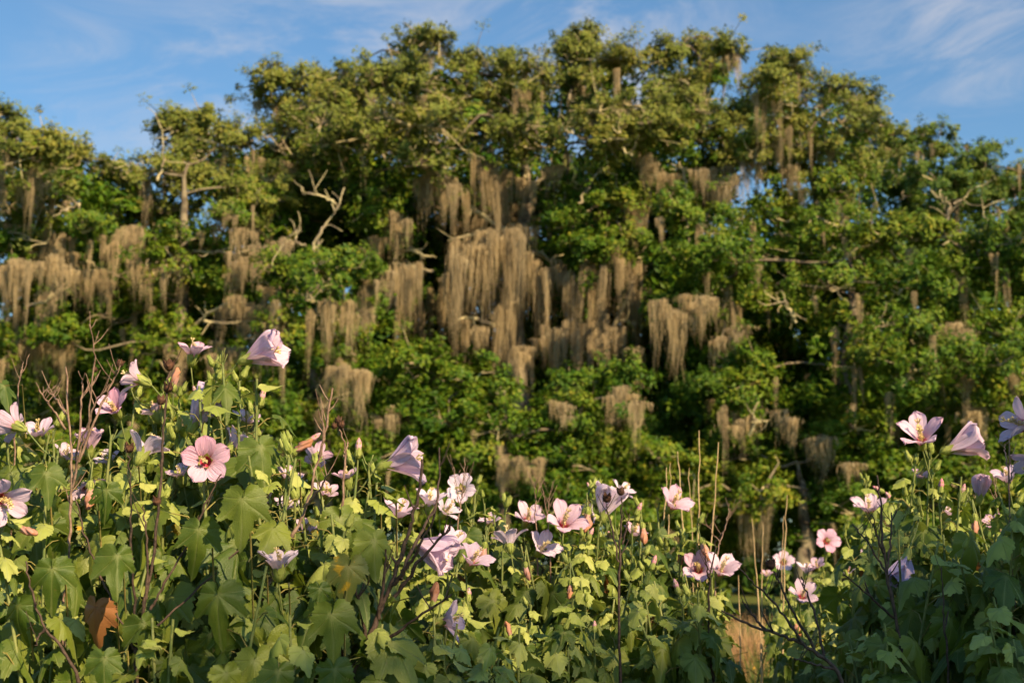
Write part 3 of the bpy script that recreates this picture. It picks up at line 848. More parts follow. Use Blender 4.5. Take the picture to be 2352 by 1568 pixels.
# wood behind the oaks, one mass
rng = np.random.default_rng(55)
n = 2600
C = np.stack([rng.uniform(-52, 52, n), rng.uniform(70, 84, n), rng.uniform(0, 1, n) ** 0.8 * 12.5], 1)
V, ti = leaves_np(C, 1.4, 24, 1.0, norm(rng.normal(size=C.shape)), tone=np.full(n, 0.25))
tag(obj('far_wood', mesh_np('far_wood', V.reshape(-1, 3), np.arange(len(V) * 4).reshape(-1, 4), M['oak_far'], tint=ti)),
    'dark wood closing the view far behind the oaks', 'woods', kind='stuff')

# leafy tree behind the viewer: its crown shades the front of the flower bed
rng = np.random.default_rng(56)
sb = np.array([6.6, -3.6, 0.0])
root = bpy.data.objects.new('shade_tree', None)
COL.objects.link(root)
root.location = sb
tag(root, 'leafy tree standing behind the viewer that shades the front of the flower bed', 'tree')
mb = MB()
mb.tube(np.array([(0, 0, 0), (0.1, 0, 1.5), (0.05, 0.1, 3.0), (0.2, 0, 5.4), (0.1, 0.1, 7.8)]), [0.26, 0.2, 0.17, 0.12, 0.05], 9)
obj('trunk', mb.mesh('trunk', M['trunk']), root)
SHADE = [(-2.4, 0.2, 6.1, 0.6, 0.5), (-1.7, 0.2, 6.5, 0.9, 0.75), (-0.6, -0.1, 7.35, 1.1, 0.9), (0.6, 0.1, 7.6, 1.2, 1.0), (1.7, 0.0, 7.8, 1.2, 1.0), (2.8, 0.2, 7.9, 1.2, 1.0), (-1.4, 0.3, 5.6, 1.0, 0.8), (0.0, 0.3, 6.2, 1.2, 0.8), (1.3, 0.3, 6.4, 1.2, 0.8), (2.6, 0.2, 6.4, 1.2, 0.8), (0.6, 0.2, 5.0, 1.2, 0.7), (2.0, 0.2, 5.2, 1.1, 0.7), (-0.8, 0.2, 4.9, 1.0, 0.7)]
Cs, tw0, tw1 = [], [], []
for (x, y, z, r, rz) in SHADE:
    k = int(60 * r * r)
    q = norm(rng.normal(size=(k, 3))) * rng.uniform(0.2, 1.0, k)[:, None] * np.array([r, r, rz]) + np.array([x, y, z])
    Cs.append(q)
    tw0.append(np.array([0.1, 0, 3.0 + 0.4 * (z - 3)])[None])
    tw1.append(np.array([[x, y, z]]))
    tw0.append(np.repeat(np.array([[x, y, z]]), len(q), 0))
    tw1.append(q)
C = np.concatenate(Cs)
V, ti = leaves_np(C, 0.34, 20, 0.16, norm(rng.normal(size=C.shape)))
tag(obj('crown', mesh_np('crown', V.reshape(-1, 3), np.arange(len(V) * 4).reshape(-1, 4), M['oak'], tint=ti), root), kind='stuff')
V, Fq = sticks(np.concatenate(tw0), np.concatenate(tw1), 0.035, 0.012)
tag(obj('twigs', mesh_np('twigs', V, Fq, M['trunk']), root), kind='stuff')

# ------------------------------------------------------------------ hibiscus: shared meshes
rng = np.random.default_rng(99)


def leaf_mesh(k, lobed, droop, fold, mat='leaf'):
    """Three-lobed, pointed leaf; petiole at the origin, midrib along +Y, about one unit long."""
    r_ = np.random.default_rng(300 + k)
    key_a = np.array([0, 9, 20, 33, 44, 54, 66, 80, 98, 120, 142, 160, 172, 180])
    a1 = np.array([1.0, .78, .56, .41, .47, .70, .56, .48, .45, .42, .37, .27, .15, .04])
    a0 = np.array([1.0, .88, .74, .64, .60, .60, .57, .53, .50, .46, .39, .27, .15, .04])
    rr = a0 * (1 - lobed) + a1 * lobed
    veins = [0, 52, -52, 100, -100]
    ang = sorted(set([float(x) for x in np.linspace(-180, 180, 49)[:-1]] + [v + e for v in veins for e in (-2.5, 0, 2.5)]))
    ang = np.array(ang)
    asym = r_.normal() * 0.06
    R_ = np.interp(np.abs(ang), key_a, rr) * (1 + asym * np.sign(ang))
    R_ *= 1 + 0.055 * np.where(np.arange(len(ang)) % 2 == 0, 1, -1) * (np.abs(ang) > 4) * (np.abs(ang) < 150)
    fr = [0.0, 0.28, 0.55, 0.8, 1.0]
    vs, vein = [(0, 0, 0)], [1.0]
    ph = r_.uniform(0, 6.28, 6)
    for f in fr[1:]:
        for a, q in zip(ang, R_):
            x, y = q * f * math.sin(R(a)), q * f * math.cos(R(a))
            dv = min(abs(a - v) for v in veins)
            v = max(0.0, 1 - dv / 2.4)
            z = -fold * abs(x) ** 1.25 - droop * max(y, 0) ** 2 - 0.18 * droop * y
            z += 0.045 * math.sin(5.2 * x + ph[0] + 2 * y) * f + 0.05 * math.sin(6.5 * y + ph[1] + 3 * x) * f * f
            z += 0.030 * math.sin(R(a) * 7 + ph[2]) * f ** 3 - 0.020 * v * (1 - f * 0.6)
            z += 0.016 * math.cos(min(dv, 26) / 26 * math.pi) * -1 * f
            x2 = x * (1 - 0.12 * fold) + r_.normal() * 0.004 + 0.05 * math.sin(2.2 * y + ph[3]) * f
            vs.append((x2, y, z))
            vein.append(v)
    m_ = len(ang)
    fs = []
    for i in range(m_ - 1):
        fs.append((0, 1 + i + 1, 1 + i))
    for l in range(len(fr) - 2):
        for i in range(m_ - 1):
            p = 1 + l * m_ + i
            fs.append((p, p + 1, p + m_ + 1, p + m_))
    if k % 3 == 1:      # insect bites along the rim and small holes
        nq = m_ - 1
        last = len(fs) - nq
        gone = set()
        for _ in range(3):
            c_ = last + r_.integers(3, nq - 5)
            gone |= set(range(c_, c_ + r_.integers(1, 4)))
        for _ in range(3):
            gone.add(int(r_.integers(nq * 2, last)))
        fs = [f for i, f in enumerate(fs) if i not in gone]
    return mesh_np('hibiscus_leaf', vs, fs, M[mat], vattr={'vein': vein}, smooth=True)


LEAF = [leaf_mesh(i, [.95, .9, .8, 1.0, .6, .9, 1.0, .75, .95, .5][i], [.35, .55, .25, .7, .4, .15, .5, .8, .3, .6][i], [.45, .25, .6, .5, .3, .75, .35, .2, .9, .55][i]) for i in range(10)]
LEAF_YOUNG = [leaf_mesh(20 + i, [.1, .3, .5, 0.0][i], [.2, .5, -.2, .1][i], [.5, .8, .6, .4][i], 'leaf_young') for i in range(4)]
LEAF_YELLOW = leaf_mesh(31, .8, .5, .4, 'leaf_yellow')
LEAF_DRY = leaf_mesh(32, .6, .7, 1.3, 'leaf_dry')


def petal_mesh(k, a0, a1, curl, mat, width=0.46, ripple=1.0):
    """Petal of unit length. a0/a1: angle from the flower axis (degrees) at the base and at the rim."""
    r_ = np.random.default_rng(500 + k)
    nt, ns = 14, 9
    tt, ss = np.linspace(0, 1, nt), np.linspace(-1, 1, ns)
    e = tt * tt * (3 - 2 * tt)
    a = np.radians(a0 + (a1 - a0) * e + curl * np.clip(tt - 0.75, 0, 1) * 4)
    dr, dz = np.sin(a), np.cos(a)
    rad = np.concatenate([[0], np.cumsum((dr[1:] + dr[:-1]) / 2)]) / (nt - 1) + 0.015
    ax = np.concatenate([[0], np.cumsum((dz[1:] + dz[:-1]) / 2)]) / (nt - 1)
    wd = width * (0.10 + 0.90 * np.sin(np.clip(tt * 0.62 + 0.02, 0, 1) * math.pi) ** 1.25) * np.sqrt(np.clip(1 - np.clip((tt - 0.74) / 0.265, 0, 1) ** 2.4, 0.02, 1))
    vs, uv = [], []
    ph = r_.uniform(0, 6.28, 5)
    for i in range(nt):
        for j in range(ns):
            s = ss[j]
            x = s * wd[i]
            cup = -0.30 * wd[i] * s * s * (1 - 0.5 * tt[i])
            rip = ripple * 0.030 * tt[i] ** 2 * math.sin(7 * s + ph[0] + 4 * tt[i]) + ripple * 0.012 * tt[i] * math.sin(15 * s + ph[1])
            back = -0.04 * abs(s) ** 2 * tt[i] ** 3
            nrm_r, nrm_z = -math.cos(a[i]), math.sin(a[i])
            h = -cup * 0.9 + rip
            y = rad[i] + nrm_r * h + back * math.sin(a[i])
            z = ax[i] + nrm_z * h
            notch = 0.03 * math.sin(9 * s + ph[2]) * (tt[i] ** 8)
            vs.append((x + 0.10 * wd[i] * tt[i], y + notch * math.sin(a[i]), z + notch * math.cos(a[i])))
            uv.append((s * 0.5 + 0.5 + k * 0.37, tt[i]))
    fs = []
    for i in range(nt - 1):
        for j in range(ns - 1):
            p = i * ns + j
            fs.append((p, p + 1, p + ns + 1, p + ns))
    return mesh_np('petal', vs, np.array(fs), M[mat], smooth=True, uv=uv)


for k_, (a_, b_, c_) in {'petal_rose': ((0.70, 0.46, 0.55), (0.56, 0.30, 0.43), (0.70, 0.42, 0.56)), 'petal_pink': ((0.72, 0.53, 0.60), (0.58, 0.36, 0.47), (0.72, 0.47, 0.60)), 'petal_pale': ((0.76, 0.60, 0.66), (0.62, 0.42, 0.52), (0.74, 0.54, 0.64)),
                           'petal_lilac': ((0.66, 0.52, 0.62), (0.52, 0.36, 0.49), (0.63, 0.46, 0.60)), 'petal_white': ((0.80, 0.70, 0.74), (0.66, 0.50, 0.60), (0.76, 0.62, 0.72))}.items():
    M[k_ + '_plain'] = mat_petal(k_ + '_throatless', a_, b_, c_, False)
PETALS = {}
for mi_, mat_ in enumerate(('petal_pink', 'petal_pale', 'petal_lilac', 'petal_white', 'petal_rose')):
    PETALS[mat_, 'wide'] = [petal_mesh(mi_ * 40 + i, 34, 80, 10, mat_, 0.335) for i in range(4)]
    PETALS[mat_, 'half'] = [petal_mesh(mi_ * 40 + 10 + i, 24, 60, 12, mat_, 0.235) for i in range(4)]
    PETALS[mat_, 'trumpet'] = [petal_mesh(mi_ * 40 + 20 + i, 15, 32, 22, mat_ + '_plain', 0.31, 1.8) for i in range(4)]
    PETALS[mat_, 'closing'] = [petal_mesh(mi_ * 40 + 30 + i, 11, 18, -8, mat_ + '_plain', 0.30, 2.2) for i in range(4)]


def lathe(prof, sides, ribs=0.0, nrib=5):
    vs, fs = [], []
    for (r, z) in prof:
        for j in range(sides):
            a = 2 * math.pi * j / sides
            q = r * (1 + ribs * math.cos(nrib * a))
            vs.append((q * math.cos(a), q * math.sin(a), z))
    for i in range(len(prof) - 1):
        for j in range(sides):
            fs.append((i * sides + j, i * sides + (j + 1) % sides, (i + 1) * sides + (j + 1) % sides, (i + 1) * sides + j))
    return np.array(vs), np.array(fs)


def strips(n, base_r, L, w_, out, up0, curl, r_):
    """Thin bracts round a calyx."""
    vs, fs = [], []
    for i in range(n):
        a = 2 * math.pi * (i + r_.uniform(-.2, .2)) / n
        ca, sa = math.cos(a), math.sin(a)
        for j in range(4):
            f = j / 3
            rr = base_r + out * L * f * (1 - 0.35 * curl * f)
            z = up0 + L * (0.55 * f + curl * 0.55 * f * f)
            hw = w_ * (1 - f) + 0.0004
            vs += [(rr * ca - sa * hw, rr * sa + ca * hw, z), (rr * ca + sa * hw, rr * sa - ca * hw, z)]
        b = len(vs) - 8
        fs += [(b + 2 * q, b + 2 * q + 1, b + 2 * q + 3, b + 2 * q + 2) for q in range(3)]
    return np.array(vs), np.array(fs)


def sepals(n, r0, z0, L, wd, open_, r_):
    vs, fs = [], []
    for i in range(n):
        a = 2 * math.pi * i / n + r_.normal() * 0.06
        ca, sa = math.cos(a), math.sin(a)
        prof = [(0.0, 0.75), (0.3, 1.0), (0.6, 0.8), (0.85, 0.38), (1.0, 0.03)]
        for f, ww in prof:
            rr = r0 * (1 - f * (1 - open_)) + open_ * 0.3 * L * f * f
            hw = wd * ww
            vs += [((rr - hw * .3) * ca - sa * hw, (rr - hw * .3) * sa + ca * hw, z0 + L * f), (rr * ca * 1.04, rr * sa * 1.04, z0 + L * f),
                   ((rr - hw * .3) * ca + sa * hw, (rr - hw * .3) * sa - ca * hw, z0 + L * f)]
        b = len(vs) - 15
        for q in range(4):
            fs += [(b + 3 * q, b + 3 * q + 1, b + 3 * q + 4, b + 3 * q + 3), (b + 3 * q + 1, b + 3 * q + 2, b + 3 * q + 5, b + 3 * q + 4)]
    return np.array(vs), np.array(fs)


def calyx_mesh(k):
    r_ = np.random.default_rng(700 + k)
    mb = MB()
    mb.add(*lathe([(0.002, -0.004), (0.007, 0.0), (0.011, 0.008), (0.0125, 0.018), (0.0125, 0.024)], 10, 0.06))
    mb.add(*sepals(5, 0.0130, 0.018, 0.026, 0.0085, 0.9, r_))
    mb.add(*strips(10, 0.008, 0.028, 0.0013, 0.7, 0.0, 0.6, r_))
    return mb.mesh('calyx', M['calyx'])


def bud_mesh(k, pink):
    r_ = np.random.default_rng(720 + k)
    mb = MB()
    s = r_.uniform(0.9, 1.1)
    mb.add(*lathe([(0.002, -0.004), (0.008, 0.0), (0.0115, 0.010), (0.0115, 0.020), (0.009, 0.030), (0.0045, 0.039), (0.0005, 0.046)], 10, 0.13))
    mb.add(*sepals(5, 0.0122, 0.008, 0.046, 0.0080, 0.32, r_))
    mb.add(*strips(10, 0.008, 0.026, 0.0014, 0.62, 0.0, 0.5, r_))
    if pink:
        V_, F_ = lathe([(0.004, 0.018), (0.0098, 0.028), (0.0105, 0.040), (0.0080, 0.052), (0.0035, 0.062), (0.0004, 0.066)], 10, 0.10)
        a = np.arctan2(V_[:, 1], V_[:, 0]) + (V_[:, 2] - 0.02) * 25
        rr = np.hypot(V_[:, 0], V_[:, 1])
        V_ = np.stack([rr * np.cos(a), rr * np.sin(a), V_[:, 2]], 1)
        mb.add(V_, F_, 1)
    return mb.mesh('bud', [M['calyx'], M['budpink']])


def stamen_mesh():
    r_ = np.random.default_rng(740)
    mb = MB()
    mb.tube(np.array([(0, 0, 0), (0.001, 0, 0.02), (0.003, 0.001, 0.042), (0.007, 0.002, 0.062)]), [0.0022, 0.002, 0.0017, 0.0012], 6)
    P0 = np.stack([r_.normal(size=70) * .001, r_.normal(size=70) * .001, r_.uniform(0.018, 0.058, 70)], 1)
    a = r_.uniform(0, 6.28, 70)
    P1 = P0 + np.stack([np.cos(a), np.sin(a), np.full(70, 0.4)], 1) * r_.uniform(.004, .008, 70)[:, None]
    global rng
    keep = rng
    rng = r_
    mb.add(*sticks(P0, P1, 0.0006, 0.0016))
    rng = keep
    for i in range(5):
        a = i * 1.2566
        mb.tube(np.array([(0.007, 0.002, 0.060), (0.007 + .006 * math.cos(a), 0.002 + .006 * math.sin(a), 0.070)]), [0.0007, 0.0018], 4)
    return mb.mesh('stamen_column', M['stamen'])


def wilt_mesh(k, L=1.0):
    """Spent flower rolled up into a limp spindle, calyx at the origin, hanging along +Z."""
    r_ = np.random.default_rng(760 + k)
    prof = [(0.004, 0.008), (0.009, 0.016), (0.0125, 0.030), (0.0150, 0.046), (0.0160, 0.060), (0.0135, 0.074), (0.0085, 0.085), (0.003, 0.090)]
    V_, F_ = lathe(prof, 16, 0.20, 5)
    a = np.arctan2(V_[:, 1], V_[:, 0]) + V_[:, 2] * (18 + 10 * r_.uniform())
    rr = np.hypot(V_[:, 0], V_[:, 1]) * (0.78 + 0.20 * r_.normal(size=len(V_)))
    bend = V_[:, 2] ** 2 * r_.uniform(-2.5, 2.5)
    V2 = np.stack([rr * np.cos(a) + bend, rr * np.sin(a), V_[:, 2] * L], 1)
    C_, CF = lathe([(0.002, -0.004), (0.008, 0.0), (0.0115, 0.010), (0.012, 0.020)], 10, 0.08)
    mb = MB()
    mb.add(V2, F_, 0)
    mb.add(C_, CF, 1)
    mb.add(*sepals(5, 0.0128, 0.014, 0.022, 0.008, 0.4, r_), 1)
    mb.add(*strips(9, 0.008, 0.024, 0.0013, 0.6, 0.0, 0.6, r_), 1)
    me = mb.mesh('wilted_flower', [M['wilt'], M['calyx']])
    at_ = me.attributes.new('tint', 'FLOAT', 'POINT')
    val = np.zeros(len(me.vertices), dtype=np.float32)
    val[:len(V2)] = np.clip(V_[:, 2] / 0.09 + r_.normal(size=len(V2)) * 0.15, 0, 1)
    at_.data.foreach_set('value', val)
    return me


def capsule_mesh(k):
    """Open five-valved dry seed capsule."""
    r_ = np.random.default_rng(780 + k)
    mb = MB()
    mb.add(*lathe([(0.002, -0.002), (0.007, 0.001), (0.0105, 0.007), (0.0112, 0.013), (0.008, 0.017)], 10, 0.12))
    mb.add(*sepals(5, 0.0115, 0.008, 0.017, 0.0062, 0.85, r_))
    mb.add(*sepals(5, 0.0075, 0.007, 0.015, 0.0045, 0.5, r_))
    mb.add(*strips(8, 0.007, 0.014, 0.0009, 0.9, -0.001, 0.2, r_))
    return mb.mesh('seed_capsule', M['capsule'])


CALYX = [calyx_mesh(i) for i in range(3)]
BUD = [bud_mesh(i, False) for i in range(4)]
PINKBUD = [bud_mesh(10 + i, True) for i in range(3)]
STAMEN = stamen_mesh()
WILT = [wilt_mesh(i) for i in range(5)]
CAPS = [capsule_mesh(i) for i in range(3)]


def basis(z, twist=0.0, scale=1.0, loc=(0, 0, 0)):
    z = Vector(z).normalized()
    ref = Vector((0, 0, 1)) if abs(z.z) < 0.95 else Vector((0, 1, 0))
    x = ref.cross(z).normalized()
    y = z.cross(x)
    m3 = Matrix((x, y, z)).transposed() @ Matrix.Rotation(twist, 3, 'Z')
    return Matrix.Translation(Vector(loc)) @ (m3 * scale).to_4x4()


def view_dir(dx, dup, dto):
    """Direction from picture-right, up and towards-the-viewer amounts."""
    return norm(np.array([dx, -dto, dup]))


BLOOMS = []


class Plant:
    def __init__(self, label, px, Y):
        b = at(px, 1300, Y)
        b[2] = 0.0
        self.b = b
        self.root = bpy.data.objects.new('hibiscus', None)
        COL.objects.link(self.root)
        self.root.location = b
        tag(self.root, label, 'hibiscus', 'hibiscus shrubs of the flower bed')
        self.nleaf = 0

    def stem(self, top, leaf_scale=1.0, buds=3, lean=None, top_bare=0.03, tips=(), floor=None, sparse=1.0):
        """One stem from the ground to `top` (world) with petioles; leaves hang on it as sub-parts."""
        b = self.b
        leaf_scale = leaf_scale * rng.uniform(0.70, 1.12)
        base = np.array([b[0] + rng.normal() * 0.10 + 0.25 * (top[0] - b[0]), b[1] + rng.normal() * 0.10, 0.0])
        H = top[2]
        tt = np.linspace(0, 1, 12)
        bow = rng.normal(size=2) * 0.05
        pts = base[None] * (1 - tt)[:, None] + top[None] * tt[:, None]
        pts[:, 0] += bow[0] * np.sin(tt * math.pi) * 1.2
        pts[:, 1] += bow[1] * np.sin(tt * math.pi) * 1.2
        mb = MB()
        rad = np.linspace(0.0095, 0.0030, 12)
        mb.tube(pts - b, rad, 7, 0)
        Yd = top[1]
        zmin = floor if floor is not None else CAMZ - Yd * 300.0 / F0 - 0.16
        s, az = top_bare, rng.uniform(0, 6.28)
        leaves = []
        while True:
            z = H - s
            if z < max(zmin, 0.15):
                break
            f = min(1.0, s / 0.34)
            p = np.array([np.interp(z, pts[:, 2], pts[:, i]) for i in range(3)])
            az += 2.4 + rng.normal() * 0.35
            rad_d = np.array([math.cos(az), math.sin(az), 0.0])
            hd = norm(rad_d + 0.25 * np.array([SUN[0], SUN[1], 0.0]) / math.cos(SUN_EL))
            size = (0.030 + 0.105 * f ** 0.8) * leaf_scale * rng.uniform(0.8, 1.2)
            pl_ = (0.012 + 0.095 * f) * rng.uniform(0.75, 1.3)
            el = R(rng.uniform(25, 55))
            q1 = p + hd * pl_ * 0.55 * math.cos(el) + np.array([0, 0, pl_ * 0.62 * math.sin(el)])
            q2 = p + hd * pl_ + np.array([0, 0, pl_ * math.sin(el) * 0.80])
            mb.tube(np.array([p, q1, q2]) - b, [0.0020, 0.0016, 0.0013] if f > .3 else [0.0013, 0.0011, 0.0009], 4, 1)
            droop = R(np.clip(rng.normal(22 + 38 * f, 17), -25, 86))
            fwd = hd * math.cos(droop) - np.array([0, 0, math.sin(droop)])
            fwd = norm(fwd + rng.normal(size=3) * 0.12)
            nz = hd * math.sin(droop) + np.array([0, 0, math.cos(droop)])
            nz = norm(nz + 0.12 * SUN + rng.normal(size=3) * 0.20)
            nz = norm(nz - fwd * np.dot(nz, fwd))
            leaves.append((q2, fwd, nz, size, f))
            s += (0.026 + 0.050 * f) * rng.uniform(0.75, 1.3) / sparse
        st = obj('stem', mb.mesh('stem', [M['stem'], M['petiole']]), self.root)
        for (q, fwd, nz, size, f) in leaves:
            x = np.cross(fwd, nz)
            pick = rng.uniform()
            if f < 0.28:
                me = LEAF_YOUNG[rng.integers(4)]
            elif pick < 0.018:
                me = LEAF_YELLOW
            elif pick < 0.022:
                me = LEAF_DRY
            else:
                me = LEAF[rng.integers(10)]
            o = obj('leaf', me, st)
            m4 = Matrix(((x[0], fwd[0], nz[0], 0), (x[1], fwd[1], nz[1], 0), (x[2], fwd[2], nz[2], 0), (0, 0, 0, 1)))
            o.matrix_basis = Matrix.Translation(Vector(q - b)) @ m4 @ Matrix.Scale(size, 4)
        self.nleaf += len(leaves)
        for i in range(buds):
            a = rng.uniform(0, 6.28)
            d = norm(np.array([math.cos(a) * 0.5, math.sin(a) * 0.5, 1.0]))
            p0 = top - np.array([0, 0, rng.uniform(0, 0.03)])
            p1 = p0 + d * rng.uniform(0.012, 0.035)
            self.pedicel(st, p0, p1, d)
            me = PINKBUD[rng.integers(3)] if rng.uniform() < 0.04 else BUD[rng.integers(4)]
            o = obj('bud', me, self.root)
            o.matrix_basis = basis(d, rng.uniform(0, 6), rng.uniform(0.45, 0.80), p1 - b)
        return st

    def pedicel(self, st, p0, p1, d):
        mid = (p0 + p1) / 2 + np.array([0, 0, -0.005]) + d * -0.004
        V, Fq = tube(np.array([p0, mid, p1]) - self.b, [0.0018, 0.0016, 0.0018], 5)
        me = mesh_np('pedicel', V, Fq, M['stem'], smooth=True)
        obj('pedicel', me, st)

    def at_calyx(self, c, d, st_top, st):
        p1 = c - d * 0.004
        V, Fq = tube(np.array([st_top, (st_top * 0.55 + p1 * 0.45) + np.array([0, 0, -0.008]), p1]) - self.b, [0.0026, 0.0021, 0.0022], 6)
        obj('pedicel', mesh_np('pedicel', V, Fq, M['stem'], smooth=True), st)

    def flower(self, px, py, Y, width, d, shape, mat, st_off=(0.02, 0.10), twist=None, buds=2, leaf_scale=1.0, sparse=1.0):
        """width: picture width of the bloom (2352 scale); (px, py): where its throat sits."""
        BLOOMS.append((px, py, Y, width))
        d = view_dir(d[0], d[1] * 1.35, d[2] * 0.8) if shape == 'half' else view_dir(*d)
        L = 1.17 * width * Y / F0 * {'wide': 0.58, 'half': 0.74, 'trumpet': 0.92, 'closing': 1.0}[shape]
        c = at(px, py, Y)
        cal = c - d * L * 0.12
        top = cal - d * 0.035 + np.array([st_off[0], 0.02, -st_off[1]])
        st = self.stem(top + np.array([0, 0, 0.03]), leaf_scale=leaf_scale, buds=buds, sparse=sparse)
        self.at_calyx(cal, d, top, st)
        fl = obj('flower', CALYX[rng.integers(3)], self.root)
        k = L / 0.075
        fl.matrix_basis = basis(d, rng.uniform(0, 6), 1.0, cal - self.b)
        tw = rng.uniform(0, 6.28) if twist is None else twist
        for i in range(5):
            p = obj('petal', PETALS[mat, shape][rng.integers(4)], fl)
            tilt = Matrix.Rotation(rng.normal() * 0.07, 4, 'X') @ Matrix.Rotation(rng.normal() * 0.05, 4, 'Y')
            p.matrix_basis = Matrix.Translation((0, 0, 0.010)) @ Matrix.Rotation(tw + i * 2 * math.pi / 5 + rng.normal() * 0.08, 4, 'Z') @ tilt @ Matrix.Scale(L * rng.uniform(0.95, 1.05), 4)
        s = obj('stamen_column', STAMEN, fl)
        s.matrix_basis = Matrix.Translation((0, 0, 0.012)) @ Matrix.Rotation(rng.uniform(0, 6), 4, 'Z') @ Matrix.Scale(0.95 * k * (0.85 if shape == 'wide' else 1.0), 4)

    def wilted(self, px, py, Y, height, d, st_off=(0.0, 0.02), stem=True):
        d = view_dir(*d)
        c = at(px, py, Y)
        o = obj('wilted_flower', WILT[rng.integers(5)], self.root)
        k = height * Y / F0 / 0.09
        o.matrix_basis = basis(d, rng.uniform(0, 6), k, c - self.b)
        if stem:
            top = c - d * 0.03 + np.array([st_off[0], 0.01, st_off[1]])
            st = self.stem(top, buds=2)
            self.at_calyx(c, d, top, st)

    def pinkbud(self, px, py, Y, d=(0.1, 1, 0)):
        d = view_dir(*d)
        c = at(px, py, Y)
        o = obj('bud', PINKBUD[rng.integers(3)], self.root)
        o.matrix_basis = basis(d, rng.uniform(0, 6), 0.75, c - self.b)
        top = c - d * 0.03
        st = self.stem(top, buds=1)
        self.at_calyx(c, d, top, st)

    def big_leaf(self, px, py, Y, size_px, tip=(0.1, -1.0, 0.25), face=(0.2, 0.45, 0.9), mesh=None, scale=1.0):
        """A leaf singled out in the photograph: petiole end at (px, py), tip direction and facing in picture terms."""
        fwd = view_dir(*tip)
        nz = view_dir(*face)
        nz = norm(nz - fwd * np.dot(nz, fwd))
        x = np.cross(fwd, nz)
        q = at(px, py, Y)
        sx = size_px * 0.9 * Y / F0
        stt = q + np.array([rng.normal() * 0.02, 0.07, 0.0])
        V, Fq = tube(np.array([stt + np.array([0, 0.05, -0.12]), stt + np.array([0, 0, 0.01]), q]) - self.b, [0.0024, 0.002, 0.0015], 5)
        holder = obj('leaf_stalk', mesh_np('leaf_stalk', V, Fq, M['petiole'], smooth=True), self.root)
        o = obj('leaf', mesh or LEAF[rng.integers(10)], holder)
        m4 = Matrix(((x[0], fwd[0], nz[0], 0), (x[1], fwd[1], nz[1], 0), (x[2], fwd[2], nz[2], 0), (0, 0, 0, 1)))
        o.matrix_basis = Matrix.Translation(Vector(q - self.b)) @ m4 @ Matrix.Scale(sx, 4)

    def fill(self, n, px, spread, top_py, jitter, Y, dY=0.3, leaf_scale=1.0, buds=3, sparse=None):
        sparse = sparse or (0.95 if Y < 3.4 else 1.6 if 4.4 < Y < 5.8 else 1.25)
        leaf_scale *= 0.88 if 4.4 < Y < 5.8 else 1.0
        for i in range(n):
            x = px + rng.uniform(-spread, spread)
            y = top_py + rng.uniform(0, jitter)
            self.stem(at(x, y, Y + rng.uniform(-dY, dY)), leaf_scale, buds=max(0, rng.integers(-1, buds)), sparse=sparse)


# ------------------------------------------------------------------ hibiscus: the bed, plant by plant
PK, PA, LI, WH, RO = 'petal_pink', 'petal_pale', 'petal_lilac', 'petal_white', 'petal_rose'
# --- left group
p = Plant('hibiscus at the left border with large pale lilac bloom seen from behind', 30, 3.5)
p.flower(52, 985, 3.5, 84, (-0.75, 0.25, -0.35), 'half', LI, st_off=(0.05, 0.06))
p.fill(3, 15, 40, 900, 160, 3.6, buds=2)
p.big_leaf(10, 885, 3.5, 75, (0.5, -.9, .2), (0.6, .6, .6))
p = Plant('hibiscus with crowded pale buds and a half hidden lilac bloom near the left border', 105, 3.6)
p.flower(95, 1015, 3.75, 70, (-0.1, 0.5, 0.5), 'half', LI)
p.fill(4, 110, 40, 985, 120, 3.55, buds=6)
p = Plant('hibiscus with one red-eyed pink bloom and one bloom opening sideways above it', 280, 3.7)
p.flower(272, 955, 3.65, 80, (-0.15, 0.35, 0.9), 'half', RO, twist=0.3)
p.flower(338, 880, 3.7, 78, (-0.95, 0.35, 0.15), 'half', PA, st_off=(0.04, 0.05))
p.fill(5, 300, 60, 955, 110, 3.8, buds=4)
p.flower(365, 965, 3.75, 56, (-0.4, 0.6, 0.3), 'half', PA)
p = Plant('hibiscus with an upturned pink bloom above a limp orange spent flower', 410, 3.8)
p.flower(440, 832, 3.8, 70, (0.20, 0.9, 0.40), 'half', PK, buds=4)
p.wilted(398, 900, 3.8, 58, (0.1, 1, 0.1), st_off=(0, -.02))
p.wilted(335, 930, 3.75, 45, (0.9, -0.1, 0.1))
p.fill(5, 400, 60, 900, 110, 3.8, buds=4)
p = Plant('tallest hibiscus, topped by a bud cluster and a large pink trumpet pointing right', 520, 3.5)
p.flower(560, 828, 3.5, 100, (0.90, 0.30, 0.25), 'trumpet', PK, st_off=(-0.04, 0.06), twist=0.5)
p.stem(at(510, 815, 3.5), buds=9, sparse=1.1)
p.stem(at(495, 850, 3.6), buds=6)
p.flower(440, 985, 3.6, 95, (0.45, 0.75, 0.1), 'closing', LI, st_off=(-.02, .06))
p.pinkbud(596, 935, 3.45, (0.25, 1, 0.1))
p.fill(7, 520, 80, 865, 150, 3.6, buds=3)
p.big_leaf(560, 935, 3.4, 95, (0.25, -.9, .3), (0.5, .5, .8))
p.big_leaf(570, 875, 3.5, 75, (0.7, -.6, .1), (0.6, .7, .4))
p = Plant('hibiscus with two upright pink blooms and a brown spent flower hanging below', 205, 3.8)
p.flower(205, 1045, 3.8, 62, (0.1, 0.9, 0.3), 'trumpet', PK)
p.flower(195, 1110, 3.6, 70, (0.35, -0.3, 0.7), 'half', LI)
p.wilted(208, 1105, 3.5, 68, (0.05, -1, 0.2))
p.fill(5, 200, 70, 1040, 130, 3.75, buds=4)
p.flower(140, 1065, 3.85, 58, (0.4, 0.5, 0.3), 'half', PA)
p.flower(255, 1075, 3.8, 52, (-0.3, 0.5, 0.6), 'half', WH)
p = Plant('hibiscus with one white bloom turned away, between the dark dead stems', 335, 3.5)
